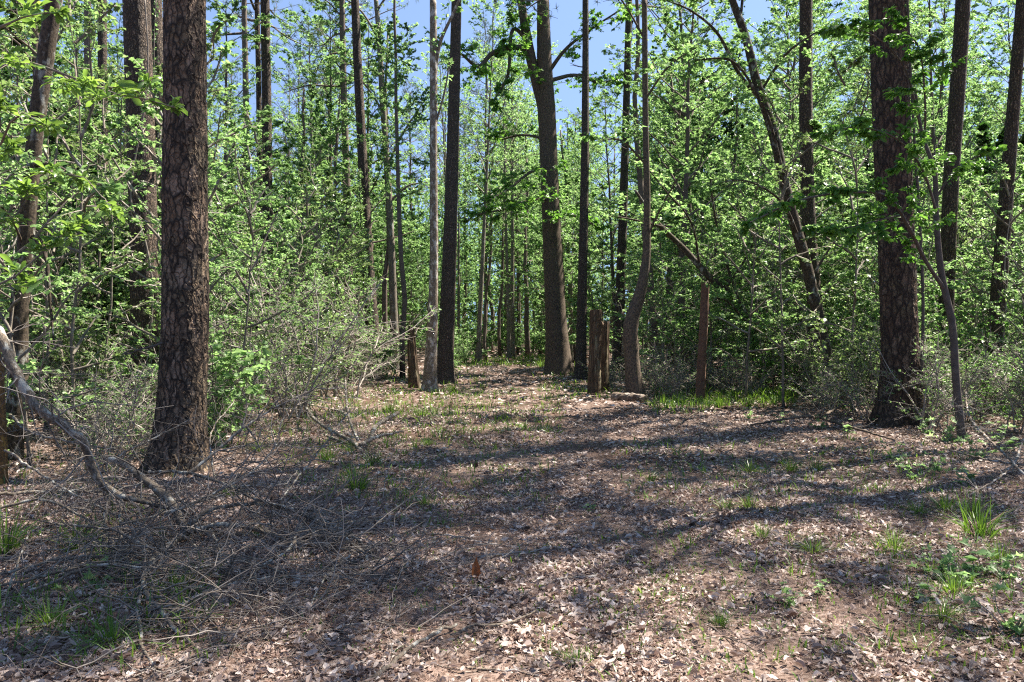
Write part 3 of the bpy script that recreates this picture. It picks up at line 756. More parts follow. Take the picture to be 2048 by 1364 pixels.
vine([(742, 640), (730, 520), (722, 420), (718, 340)], 28.6, 'dense green creeper covering the lower trunk of the tall slim pine', .015, 'twig_dark', 900, 5)
vine([(1842, 800), (1846, 600), (1838, 420), (1824, 200), (1815, 0)], 13.35, 'rough dark vine stem pressed against the right side of the thick ridged pine', .03, 'twig_dark', 40, 6)

exec_marker = None
# ------------------------------------------------------------------ the wood behind: kinds, then copies
KIND = {}
def kind(name, trunk, crown, bark, leaf, twig='twig_dark'):
    KIND.setdefault(name, []).append((trunk.mesh('trunk', M[bark]), crown.mesh('crown', [M[twig], M[leaf]])))
for s in range(3):     # tall thin sweetgums and oaks of the middle distance
    kind('tall', *deciduous(100 + s, 16 + s, .15, 4.5, 3.6, 26, .09, 25, L4, 6, 5, (rg.normal(0, .02), 0), True, .55), 'bark_far', ('lf_bright', 'lf_lime', 'lf_bright')[s])
for s in range(3):     # bushy ones, leaves almost to the ground
    kind('bushy', *deciduous(120 + s, 8 + s, .09, .8, 2.9, 24, .078, 25, LW, 6, 5, (rg.normal(0, .04), 0), True, .3), 'bark_smooth', ('lf_bright', 'lf_lime', 'lf_lime')[s])
for s in range(3):     # small understory trees with flat layers
    kind('under', *deciduous(140 + s, 4.6 + .7 * s, .05, .7, 1.9, 18, .06, 16, LW, 6, 5, (rg.normal(0, .06), rg.normal(0, .05)), True, .2, .06), 'bark_smooth', ('lf_bright', 'lf_lime', 'lf_grey')[s], 'twig')
for s in range(2):     # evergreens (holly, magnolia)
    kind('evergreen', *deciduous(160 + s, 7 + 2 * s, .09, .7, 2.3, 24, .11, 9, LW, 6, 5, (0, 0), True, .25), 'bark_far', 'lf_dark')
def shrub(seed, H, stems, leaf, per, tpl, mat, twig, bare=0.0, spreadr=.35, lv=4, sub=4):
    rng = np.random.default_rng(seed)
    wood, fol, tw = MB(), MB(), Twigs()
    for i in range(stems):
        a = rng.uniform(0, 6.28); out = rng.uniform(.1, .9)
        d = np.array((math.cos(a) * out, math.sin(a) * out, 1.0))
        L = H * rng.uniform(.65, 1.1)
        p = wander((rng.normal(0, .12), rng.normal(0, .12), -.03), d, L, 8, rng, .16, .02)
        wood.tube(p, np.linspace(.014, .004, 9) * (H / 2) ** .5, 4, 0, False)
        for j in range(lv + 5):
            t = rng.uniform(.2, 1); k = min(int(t * 8), 7)
            ln = L * .45 * rng.uniform(.4, 1.1) * (1.15 - .6 * t)
            b = wander(p[k], side_dir(nrm(p[k + 1] - p[k]), rng, .5, 1.3, .6), ln, 4, rng, .25, .02)
            wood.tube(b, np.linspace(.006, .0025, 5), 3, 0, False)
            for q in range(sub):
                kk = rng.integers(0, 4)
                d2 = side_dir(nrm(b[kk + 1] - b[kk]), rng, .4, 1.3, .7); l2 = ln * .42 * rng.uniform(.5, 1.3)
                wood.tube(np.array([b[kk], b[kk] + d2 * l2 * .5 + rng.normal(0, .02, 3), b[kk] + d2 * l2]), [.0035, .003, .0018], 3, 0, False)
                if rng.random() > bare: tw.add(b[kk], d2, l2)
            if rng.random() > bare: tw.add(b[2], nrm(b[4] - b[2]), ln * .5)
    put_leaves(fol, tw, per, tpl, leaf, rng, 0, 0.0, .8)
    KIND.setdefault(mat if not bare else 'bare', []).append((wood.mesh('stems', M[twig]), fol.mesh('foliage', M[mat])))
for s in range(3): shrub(200 + s, 2.0, 9, .034, 12, LW, 'lf_grey', 'twig')
for s in range(3): shrub(210 + s, 1.8, 10, .032, 4, LW, 'lf_bright', 'twig_pale', .55, .4, 7, 5)
for s in range(2): shrub(220 + s, 1.3, 8, .055, 7, LW, 'lf_lime', 'twig')
for s in range(2): shrub(230 + s, 1.8, 8, .042, 6, LW, 'lf_mid', 'twig_dark')

CNT = {}
def put(kname, name, x, y, sc, what, cat, group, rng, stem=('trunk', 'crown'), zsc=1.0):
    k = CNT.get(kname, 0); CNT[kname] = k + 1
    me = KIND[kname][k % len(KIND[kname])]
    root = empty(name, (x, y, gzf(x, y)), rng.uniform(0, 6.28), (sc, sc, sc * zsc))
    for nm, m in zip(stem, me): link(nm, m, root)
    auto(root, what, cat, group, x, y)
    return root
def scatter(n, y0, y1, ok, rng, mind, taken, pw=1.0):
    out = []
    for _ in range(n * 40):
        if len(out) >= n: break
        y = y0 + (y1 - y0) * rng.random() ** pw
        x = rng.uniform(-.66, .66) * y
        if not ok(x, y): continue
        if any((x - a) ** 2 + (y - b) ** 2 < mind * mind for a, b in taken): continue
        taken.append((x, y)); out.append((x, y))
    return out
def off_trail(x, y, m=0.6):
    return abs(x - path_mid(y)) > path_half(y) + m
HERO = [(745, 29, 30), (782, 31, 22), (862, 20, 45), (895, 23.5, 45), (1105, 28, 60), (1165, 25.5, 30), (1195, 20, 45), (1245, 30, 30), (1272, 19, 40), (1404, 18, 30), (1640, 18, 40), (1800, 13.6, 60), (1895, 18.5, 40), (1990, 16.5, 40), (290, 14.5, 50), (535, 30, 25)]
def clear(x, y, k=1.0):
    px = to_px(x, y)
    return not any(y < hy + 1 and abs(px - hx) < w + .42 * F * k / y for hx, hy, w in HERO)
r1 = np.random.default_rng(77)
taken = []
# tall background broadleaf trees
def tall_ok(x, y):
    px = to_px(x, y)
    if not off_trail(x, y, 2.2): return False
    if 380 < px < 600: return r1.random() < .35
    if 600 <= px < 1010: return r1.random() < .85
    return True
for x, y in scatter(70, 28, 66, tall_ok, r1, 2.6, taken):
    put('tall', 'hardwood_tree', x, y, r1.uniform(.75, 1.1), 'tall thin spring-green tree', 'tree', 'tall broadleaf trees of the background', r1)
for x, y in scatter(13, 24, 34, lambda x, y: (to_px(x, y) < 330 or to_px(x, y) > 1110) and off_trail(x, y, 2) and clear(x, y, 1.6), r1, 2.4, taken):
    put('tall', 'hardwood_tree', x, y, r1.uniform(.6, .9), 'tall thin spring-green tree', 'tree', 'tall broadleaf trees of the background', r1)
for x, y in scatter(92, 26, 64, lambda x, y: (y > 47 or off_trail(x, y, 1.6)) and clear(x, y, 2.4), r1, 2.0, taken):
    put('bushy', 'young_hardwood', x, y, r1.uniform(.7, 1.05), 'bushy spring-green young tree', 'tree', 'bushy young trees of the background', r1)
for x, y in scatter(70, 14, 36, lambda x, y: off_trail(x, y, 1.8) and clear(x, y, 1.6), r1, 1.6, taken):
    put('under', 'understory_tree', x, y, r1.uniform(.75, 1.15), 'small airy understory tree', 'tree', 'small understory trees', r1)
for px, y, sc in ((120, 17, .8), (40, 20, 1.0), (455, 31.5, .95), (590, 34, .8), (1960, 27, 1.1), (1730, 30, .8)):
    x = (px - 1024) / F * y
    put('evergreen', 'evergreen_tree', x, y, sc, 'dark glossy evergreen tree', 'tree', 'dark evergreen trees', r1)
kind('high_evergreen', *deciduous(165, 11.5, .12, 7.0, 2.0, 22, .12, 9, LW, 6, 5, (0, 0), True, .25), 'bark_far', 'lf_dark')
for px, y, sc in ((1400, 34, 1.0), (1432, 35, .95)):
    put('high_evergreen', 'evergreen_tree', (px - 1024) / F * y, y, sc, 'dark high-crowned evergreen', 'tree', 'dark evergreen trees', r1)
# background pines, whole in view
r2 = np.random.default_rng(5)
BP = []
for k in range(3):
    t = MB(); z = np.linspace(0, PINEC[k][2] - .3, 12)
    t.tube(np.stack([r2.normal(0, .05, 12), r2.normal(0, .05, 12), z], -1), .17 * (1 - .85 * (z / z[-1]) ** 1.2) + .01, 8)
    BP.append(t.mesh('trunk', M['bark_far']))
n = 0
for i, (px, y, sc) in enumerate(((655, 46, .8), (598, 54, .85), (572, 60, .9), (628, 62, .8), (972, 50, .85), (1012, 58, .9), (930, 63, .85), (820, 57, .8))):
    x = (px - 1024) / F * y; root = empty('pine_tree', (x, y, gzf(x, y)), i * 1.1, sc)
    link('trunk', BP[i % 3], root); link('limbs', PINEC[i % 3][0], root); link('crown', PINEC[i % 3][1], root)
    auto(root, 'distant thin pine', 'pine tree', 'distant pines', x, y); taken.append((x, y))
for s in range(2):
    kind('airy', *deciduous(170 + s, 19, .14, 8.0, 3.8, 24, .085, 9, LW, 6, 5, (rg.normal(0, .03), 0), True, .6), 'bark_smooth', 'lf_lime')
ra = np.random.default_rng(8)
for x, y in scatter(19, 36, 62, lambda x, y: 395 < to_px(x, y) < 1080 and abs(to_px(x, y) - 985) > 25, ra, 2.6, taken):
    put('airy', 'hardwood_tree', x, y, ra.uniform(.7, 1.05), 'tall airy thin-leaved tree', 'tree', 'tall airy trees over the trail end', ra)
# trees that stand to the right of the view and shade the trail
KIND['canopy'] = []
for s in range(2):
    kind('canopy', *deciduous(180 + s, 14.5, .2, 6.5, 5.2, 24, .10, 11, L4, 6, 5, (-.08, 0), True, .25), 'bark_smooth', 'lf_bright')
KIND['reaching'] = []
kind('reaching', *deciduous(186, 15, .2, 7.8, 5.7, 26, .10, 12, L4, 7, 5, (0, 0), True, .2, .02, math.pi * 1.03), 'bark_smooth', 'lf_bright')
kind('thin', *deciduous(188, 14, .18, 7.0, 4.6, 22, .10, 4, L4, 6, 5, (0, 0), True, .25), 'bark_smooth', 'lf_bright')
put('thin', 'shade_tree', 10.4, 8.3, 1.0, 'spreading shade tree', 'tree', 'trees shading the trail', r1)
for x, y in ((6.7, 9.6), (8.2, 12.2)):
    put('reaching', 'shade_tree', x, y, 1.0, 'spreading shade tree', 'tree', 'trees shading the trail', r1).rotation_euler = (0, 0, 0)
for x, y, sc in ( (9.8, 13.2, 1.0), (13.5, 11.5, 1.1)):
    put('canopy', 'shade_tree', x, y, sc, 'spreading shade tree', 'tree', 'trees shading the trail', r1)
for x, y in scatter(30, 38, 75, lambda x, y: off_trail(x, y, 2), r2, 3.2, taken):
    k = n % 3; n += 1; s = r2.uniform(.7, 1.0)
    root = empty('pine_tree', (x, y, gzf(x, y)), r2.uniform(0, 6.28), s)
    link('trunk', BP[k], root); link('limbs', PINEC[k][0], root); link('crown', PINEC[k][1], root)
    auto(root, 'distant thin pine', 'pine tree', 'distant pines', x, y)
# bare dark poles: thin trunks at the end of the trail and between
for i, px in enumerate((968, 985, 1002, 1018, 1038, 1055, 1066, 1080, 1143, 1310, 1345, 1368, 1437, 1452, 1478, 640, 660, 770, 805, 610)):
    y = 40 + (i * 7 % 11) * 1.4 if px < 1150 and px > 900 else 26 + (i * 5 % 9) * 1.3
    x = (px - 1024) / F * y
    H = r2.uniform(8, 14); t = MB(); z = np.linspace(-.1, H, 12)
    t.tube(np.stack([np.cumsum(r2.normal(0, .06, 12)) + r2.normal(0, .03) * z, np.cumsum(r2.normal(0, .06, 12)), z], -1), r2.uniform(.08, .17) * (1 - .7 * z / H), 8)
    root = empty('young_hardwood', (x, y, gzf(x, y)))
    t.build('trunk', M['bark_far'], root)
    me = KIND['bushy'][i % 3][1]; c = link('crown', me, root); c.location = (0, 0, H * .35); c.scale = (.55, .55, .75); c.rotation_euler = (0, 0, i)
    auto(root, 'slender dark-stemmed tree', 'tree', 'slender trees along the far end of the trail', x, y)
# far wood: one mass closing the view
def far_wood():
    rng = np.random.default_rng(9); mb = MB()
    n = 230
    for i in range(n):
        y = rng.uniform(60, 112); x = rng.uniform(-.72, .72) * y
        px = to_px(x, y); H = rng.uniform(10, 15) if 380 < px < 1000 else rng.uniform(14, 24)
        z = np.linspace(0, H, 5)
        mb.tube(np.stack([x + rng.normal(0, .15, 5), y + 0 * z, z], -1), np.linspace(.18, .04, 5), 5, 0, False)
        for c in range(int(H * 1.3)):
            cz = rng.uniform(.3, 1) ** .8 * H * 1.02; rr = 2.4 * (1.1 - .6 * cz / H)
            cp = np.array((x + rng.normal(0, rr * .6), y + rng.normal(0, rr * .6), cz)); m = 70
            pos = cp + rng.normal(0, 1, (m, 3)) * np.array((1.0, 1.0, .45)) * .8
            mb.leaves(L4, pos, nrm(rng.normal(0, 1, (m, 3))), nrm(rng.normal(0, .6, (m, 3)) + np.array((0, 0, 1))), .30 * rng.uniform(.6, 1.3, m), 1)
        for c in range(13):
            cp = np.array((x + rng.normal(0, 3), y + rng.normal(0, 2), rng.uniform(.2, 6))); m = 75
            pos = cp + rng.normal(0, 1, (m, 3)) * np.array((1.2, 1.0, .6)) * .8
            mb.leaves(L4, pos, nrm(rng.normal(0, 1, (m, 3))), nrm(rng.normal(0, .6, (m, 3)) + np.array((0, 0, 1))), .26 * rng.uniform(.6, 1.3, m), 1)
    tag(mb.build('far_wood', [M['bark_far'], M['lf_bright']]), 'far-off mass of light green woodland closing the view', 'woodland', kind='stuff')
far_wood()

# wispy saplings in front of the thickets
for s in range(3):
    kind('wispy', *deciduous(190 + s, 3.6 + .8 * s, .022, .5, 1.15, 15, .048, 6, LW, 5, 4, (rg.normal(0, .08), rg.normal(0, .06)), True, .45, .07), 'bark_smooth', ('lf_lime', 'lf_bright', 'lf_grey')[s], 'twig_pale')
r6 = np.random.default_rng(12)
for x, y in scatter(66, 9.5, 24, lambda x, y: to_px(x, y) < np.interp(y, [9, 14, 20, 26], [300, 570, 680, 780]) and clear(x, y, .3), r6, .8, taken):
    put('wispy', 'sapling', x, y, r6.uniform(.6, 1.35), 'thin wispy sapling', 'sapling', 'wispy saplings', r6)
for x, y in scatter(42, 13, 27, lambda x, y: to_px(x, y) > np.interp(y, [13, 17, 22, 27], [1850, 1500, 1330, 1260]) and clear(x, y, .3), r6, .9, taken):
    put('wispy', 'sapling', x, y, r6.uniform(.6, 1.35), 'thin wispy sapling', 'sapling', 'wispy saplings', r6)

# shrubs: the two thickets either side of the trail
r4 = np.random.default_rng(41); tk = []
SH = ('stems', 'foliage')
def left_ok(x, y):
    px = to_px(x, y)
    lim = np.interp(y, [8, 11, 14, 18, 22, 30], [330, 470, 620, 680, 730, 830])
    return px < lim
def right_ok(x, y):
    px = to_px(x, y)
    lim = np.interp(y, [11, 14, 17, 20, 24, 34], [2000, 1700, 1540, 1500, 1500, 1230])
    return px > lim
for x, y in scatter(26, 11.5, 30, left_ok, r4, .9, tk, 1.2):
    put('lf_grey', 'shrub', x, y, r4.uniform(.8, 1.5), 'grey-green small-leaved shrub', 'shrub', 'small-leaved shrubs', r4, SH)
for x, y in scatter(24, 8.6, 22, left_ok, r4, .75, tk, 1.2):
    put('bare', 'bare_shrub', x, y, r4.uniform(.6, 1.2), 'pale twiggy half-bare shrub', 'shrub', 'twiggy half-bare shrubs', r4, SH)
r7 = np.random.default_rng(3)
for x, y in scatter(15, 11, 21, lambda x, y: np.interp(y, [11, 19], [400, 430]) < to_px(x, y) < np.interp(y, [11, 14, 19], [470, 600, 690]), r7, .8, tk):
    put('bare', 'bare_shrub', x, y, r7.choice((.55, .8, 1.1, 1.7)), 'pale twiggy half-bare shrub', 'shrub', 'twiggy half-bare shrubs', r7, SH)
for x, y in scatter(16, 9, 26, left_ok, r4, .8, tk, 1.0):
    put('lf_lime', 'leafy_shrub', x, y, r4.uniform(.6, 1.3), 'fresh light green shrub', 'shrub', 'light green shrubs', r4, SH)
for x, y in scatter(42, 14, 32, right_ok, r4, .9, tk, 1.0):
    put('lf_grey', 'shrub', x, y, r4.uniform(.7, 1.4), 'grey-green small-leaved shrub', 'shrub', 'small-leaved shrubs', r4, SH)
for x, y in scatter(16, 13, 30, right_ok, r4, .9, tk, 1.0):
    put('lf_mid', 'leafy_shrub', x, y, r4.uniform(.7, 1.4), 'mid green leafy shrub', 'shrub', 'mid green shrubs', r4, SH)
for x, y in scatter(16, 12, 26, right_ok, r4, .8, tk, 1.0):
    put('bare', 'bare_shrub', x, y, r4.uniform(.5, 1.0), 'pale twiggy half-bare shrub', 'shrub', 'twiggy half-bare shrubs', r4, SH)
r9 = np.random.default_rng(31)
for px, y, s in ((1300, 19.5, .6), (1325, 21, .8), (1345, 18.6, .55), (1368, 20, .7), (1385, 22.5, .9), (1430, 20.5, .7), (1455, 23, .9), (1475, 19.5, .6), (1222, 21.5, .6), (1500, 18.5, .6)):
    put('bare', 'bare_shrub', (px - 1024) / F * y, y, s, 'pale twiggy half-bare shrub', 'shrub', 'twiggy half-bare shrubs', r9, SH)
for px, y, s in ((1310, 22, .8), (1350, 20.5, .7), (1440, 22, .9), (1245, 24, .8)):
    put('wispy', 'sapling', (px - 1024) / F * y, y, s, 'thin wispy sapling', 'sapling', 'wispy saplings', r9)
for px, y, s in ((930, 37, .9), (905, 31, .7), (890, 29, .6), (1060, 44, 1.2), (960, 46, 1.3), (1010, 48, 1.3), (1100, 46, 1.3), (915, 42, 1.2)):
    put('lf_lime', 'leafy_shrub', (px - 1024) / F * y, y, s * 1.2, 'fresh light green shrub', 'shrub', 'light green shrubs', r4, SH)

# ------------------------------------------------------------------ forest floor: litter, straw, grass
def floor_xy(n, y0, y1, rng, w=.64):
    y = np.sqrt(rng.uniform(y0 ** 2, y1 ** 2, n)); x = rng.uniform(-w, w, n) * y
    return x, y
def litter():
    rng = np.random.default_rng(14); mb = MB()
    def lay(n, y0, y1, tpls, size, tilt, lift):
        x, y = floor_xy(n, y0, y1, rng)
        cl = np.sin(x * 2.1 + 1) * np.sin(y * 1.7) + .6 * np.sin(x * 5 + y * 3)         # straw shows where the leaves are thin
        rut = np.exp(-((np.abs(x - path_mid(y)) - .75) / .32) ** 2)                       # worn tracks where straw shows
        keep = rng.random(n) < np.clip(.78 + .5 * cl - .5 * rut, .15, 1)
        x, y = x[keep], y[keep]; n = len(x)
        z = gz(x, y) + rng.uniform(.008, lift, n)
        a = rng.uniform(0, 6.283, n)
        d = np.stack([np.cos(a), np.sin(a), rng.normal(0, tilt, n)], -1)
        nor = nrm(np.array((0, 0, 1.0)) + rng.normal(0, tilt, (n, 3)))
        w = rng.integers(0, len(tpls), n); s = size * np.clip(np.exp(rng.normal(0, .42, n)), .4, 1.9)
        for i, t in enumerate(tpls):
            k = w == i; mb.leaves(t, np.stack([x, y, z], -1)[k], d[k], nor[k], s[k], 0, rng.uniform(.8, 1.3, k.sum()))
    near = LOBED + OVAL + OVAL
    lay(95000, 3.0, 8.5, near, .037, .22, .035)
    lay(80000, 8.5, 16, OVAL + [L4, LW], .043, .22, .035)
    lay(50000, 16, 34, [LW, L4], .085, .24, .045)
    lay(9000, 34, 60, [LW, L4], .22, .25, .06)
    tag(mb.build('leaf_litter', M['litter'], smooth=False), 'carpet of dry tan and brown fallen leaves', 'leaf litter', kind='stuff')
    mb = MB()
    for n, y0, y1, wd, ln in ((100000, 3.0, 9, .0016, .12), (50000, 9, 18, .0032, .15)):
        x, y = floor_xy(n, y0, y1, rng)
        a = rng.uniform(0, 6.283, n); d = np.stack([np.cos(a), np.sin(a), rng.normal(0, .09, n)], -1)
        s = ln * rng.uniform(.6, 1.2, n)
        mb.leaves(NEEDLE, np.stack([x, y, gz(x, y) + rng.uniform(.012, .05, n)], -1), d, nrm(np.array((0, 0, 1.0)) + rng.normal(0, .3, (n, 3))), s, 0, wd / s)
    tag(mb.build('pine_straw', M['straw'], smooth=False), 'scattered reddish pine needles over the forest floor', 'pine straw', kind='stuff')
litter()
def blades(mb, base, n, L, rng, spread=.5, wd=.006, rad=.05, mat=0):
    """n arching grass blades round a point"""
    a = rng.uniform(0, 6.283, n); out = np.abs(rng.normal(0, spread, n)); l = L * rng.uniform(.45, 1.1, n)
    dirh = np.stack([np.cos(a), np.sin(a), 0 * a], -1)
    p0 = base + dirh * (rad * rng.random(n))[:, None]
    t = np.array((0, .35, .7, 1.0))
    h = t[None] * (1 - .35 * out[:, None] * t[None]); r = out[:, None] * t[None] ** 1.6
    c = p0[:, None] + l[:, None, None] * (r[..., None] * dirh[:, None] + h[..., None] * np.array((0, 0, 1.0)))
    sd = np.stack([-np.sin(a), np.cos(a), 0 * a], -1)
    yaw = rng.normal(0, .8, n); sd = sd * np.cos(yaw)[:, None] + dirh * np.sin(yaw)[:, None]
    w = wd * rng.uniform(.7, 1.4, n)[:, None] * np.array((.8, 1.0, .7, .08))[None]
    v = np.stack([c - sd[:, None] * w[..., None], c + sd[:, None] * w[..., None]], 2).reshape(n, 8, 3)
    f = np.array([(0, 1, 3, 2), (2, 3, 5, 4), (4, 5, 7, 6)])
    mb.add(v, (np.arange(n)[:, None, None] * 8 + f[None]).reshape(-1, 4), mat)
def grass():
    rng = np.random.default_rng(15); mb = MB()
    def patch(px0, px1, py0, py1, n, L, per=5):
        for _ in range(n):
            px, py = rng.uniform(px0, px1), rng.uniform(py0, py1)
            q = G(px, py); q[2] = gzf(q[0], q[1]) + .01
            blades(mb, q, per, L * rng.uniform(.5, 1.2), rng, .85, .003 + .00022 * q[1], .06 + .01 * q[1])
    patch(420, 900, 780, 900, 330, .17, 4); patch(600, 980, 745, 840, 380, .20, 4); patch(860, 1120, 780, 870, 330, .13, 4)
    patch(900, 1110, 716, 735, 170, .32, 7); patch(1440, 1580, 785, 815, 200, .28, 6); patch(1310, 1420, 775, 830, 170, .25, 6)
    patch(560, 1100, 860, 1000, 240, .10); patch(1250, 1950, 880, 1000, 260, .11); patch(1300, 2048, 1000, 1200, 200, .085)
    patch(350, 2048, 840, 1340, 420, .055, 4); patch(620, 900, 960, 1060, 60, .09); patch(1180, 1420, 1120, 1300, 60, .06, 4); patch(1750, 2048, 1080, 1300, 120, .08)
    patch(0, 420, 1150, 1340, 110, .14); patch(1050, 2048, 1180, 1364, 110, .06); patch(700, 1250, 1000, 1200, 50, .06, 4)
    patch(1080, 1240, 730, 800, 120, .2, 6); patch(0, 330, 900, 1100, 80, .14)
    tag(mb.build('grass', M['grass'], smooth=False), 'thin short green grass sprouting through the leaf litter', 'grass', kind='stuff')
grass()
rt = np.random.default_rng(16); TUFT = []
for s in range(4):
    mb = MB(); blades(mb, np.zeros(3), 80, .36, rt, .95, .0042, .09); blades(mb, np.zeros(3), 22, .3, rt, 1.3, .003, .10, 1); TUFT.append(mb.mesh('grass_blades', [M['grass'], M['straw']], False))
for i, (px, py, s) in enumerate(((1958, 1075, 1.05), (1945, 1040, .75), (712, 985, .85), (745, 935, .7), (655, 930, .75), (515, 905, .6), (855, 890, .5), (1440, 815, .95), (1495, 812, .8),
        (1890, 1025, .65), (1835, 1035, .5), (1625, 1120, .5), (1525, 1085, .45), (1790, 1110, .5), (2000, 1130, .55), (1300, 965, .45), (1500, 945, .6), (1580, 940, .65), (1630, 938, .6), (1500, 1030, .55), (1450, 1030, .45),
        (850, 1010, .4), (905, 785, .9), (845, 835, .8), (780, 820, .9), (1085, 735, 1.3), (1910, 1195, .55), (1885, 1240, .4), (205, 1130, .7), (150, 1095, .8), (10, 1100, 1.0), (225, 1290, .6), (100, 1250, .6), (350, 1190, .5), (1440, 1245, .35), (1155, 1330, .3), (460, 1000, .5), (520, 1075, .4), (700, 905, .5))):
    q = G(px, py); o = link('grass_tuft', TUFT[i % 4])
    o.location = (q[0], q[1], gzf(q[0], q[1])); o.scale = (s,) * 3; o.rotation_euler = (0, 0, i * 1.1)
    auto(o, 'green grass tuft' if s < .7 else 'large arching grass tuft', 'grass tuft', 'grass tufts on the forest floor', q[0], q[1])

# low leafy seedlings
rs = np.random.default_rng(18); SEED = []
for s in range(3):
    st, lf = MB(), MB()
    for i in range(5):
        p = wander((0, 0, 0), (rs.normal(0, .7), rs.normal(0, .7), 1), .22 * rs.uniform(.6, 1.2), 4, rs, .2)
        st.tube(p, np.linspace(.003, .0015, 5), 4, 0, False)
        m = 6; k = rs.integers(1, 5, m)
        lf.leaves(STAR if s else LW, p[k], nrm(rs.normal(0, 1, (m, 3)) * (1, 1, .2)), nrm(np.array((0, 0, 1.)) + rs.normal(0, .3, (m, 3))), .065 * rs.uniform(.6, 1.3, m))
    SEED.append((st.mesh('stems', M['twig']), lf.mesh('foliage', M['lf_lime'])))
spots = [(1955, 1150, 1.0), (1900, 1160, .9), (2005, 1165, .8), (1930, 1180, .7), (1870, 1150, .7), (2020, 1270, 1.0), (1860, 1210, .7), (1575, 1205, .5), (1640, 1190, .4), (1175, 1020, .5), (1880, 950, .9), (1830, 960, .8), (1920, 975, 1.0), (1790, 925, .9), (1960, 925, 1.1), (2020, 900, 1.2),
         (1900, 880, 1.3), (1850, 870, 1.2), (1960, 850, 1.4), (2030, 840, 1.4), (1990, 880, 1.2), (1700, 870, .9), (1640, 860, .8), (1560, 850, .8), (1760, 850, 1.0), (1500, 840, .8), (430, 780, 1.2), (470, 760, 1.4), (500, 720, 1.6), (440, 860, .9), (340, 830, 1.2), (180, 1180, .7), (240, 1170, .6), (600, 1010, .4)]
for i, (px, py, s) in enumerate(spots):
    q = G(px, py); root = empty('seedling', (q[0], q[1], gzf(q[0], q[1])), i * 1.7, s * 1.25)
    for nm, me in zip(('stems', 'foliage'), SEED[i % 3]): link(nm, me, root)
    auto(root, 'low light green seedling', 'seedling', 'leafy seedlings on the forest floor', q[0], q[1])

# ------------------------------------------------------------------ fallen wood
def deadwood(name, limbs, label, cat, seed, mat, twigs=30, tl=.5, tr=.004, twmat='twig_pale', up=.2, minz=.015):
    """limbs traced as (column, row, width px, height above ground or None with a distance)"""
    rng = np.random.default_rng(seed)
    root = None; tr0 = tr
    for li, lp in enumerate(limbs):
        pts, rad = [], []
        for px, py, w, h, *yy in lp:
            q = P(px, py, yy[0]) if yy else G(px, py, h)
            pts.append(q); rad.append(w / 2 / F * q[1])
        pp, rr = smooth_path(pts, rad, .05)
        pp = pp + rng.normal(0, .004, pp.shape)
        pp[:, 2] = np.maximum(pp[:, 2], gz(pp[:, 0], pp[:, 1]) + rr * .7)
        if root is None:
            b = pp[len(pp) // 2]; root = tag(empty(name, (b[0], b[1], gzf(b[0], b[1]))), label, cat); o = np.array(root.location)
        mb = MB(); mb.tube(pp - o, rr, 9, 0, True, .05, rng)
        tb = mb; L = np.linalg.norm(pp[-1] - pp[0]); nt = int(twigs * max(.4, L / 1.5))
        if nt > 8: tb = MB()
        for i in range(nt):
            k = rng.integers(len(pp) // 6, len(pp) - 1)
            d = side_dir(nrm(pp[k + 1] - pp[k]), rng, .4, 1.3, .7) + np.array((0, 0, rng.uniform(-.2, up)))
            l = tl * rng.uniform(.35, 1.4)
            w = wander(pp[k], d, l, 6, rng, .22, -.03); tr = tr0 * rng.uniform(.45, 1.35)
            w[:, 2] = np.maximum(w[:, 2], gz(w[:, 0], w[:, 1]) + minz)
            tb.tube(w - o, np.linspace(min(rr[k] * .7, tr), tr * .35, 7), 4, 0, False)
            for q in range(3):
                kk = rng.integers(1, 6)
                w2 = wander(w[kk], side_dir(nrm(w[min(kk + 1, 6)] - w[kk - 1]), rng, .4, 1.2, .6), l * .5 * rng.uniform(.4, 1.2), 4, rng, .25)
                w2[:, 2] = np.maximum(w2[:, 2], gz(w2[:, 0], w2[:, 1]) + minz)
                tb.tube(w2 - o, np.linspace(tr * .5, tr * .22, 5), 3, 0, False)
        mb.build('limb', M[mat], root)
        if tb is not mb and tb.n: tb.build('twigs', M[twmat], root)
    return root
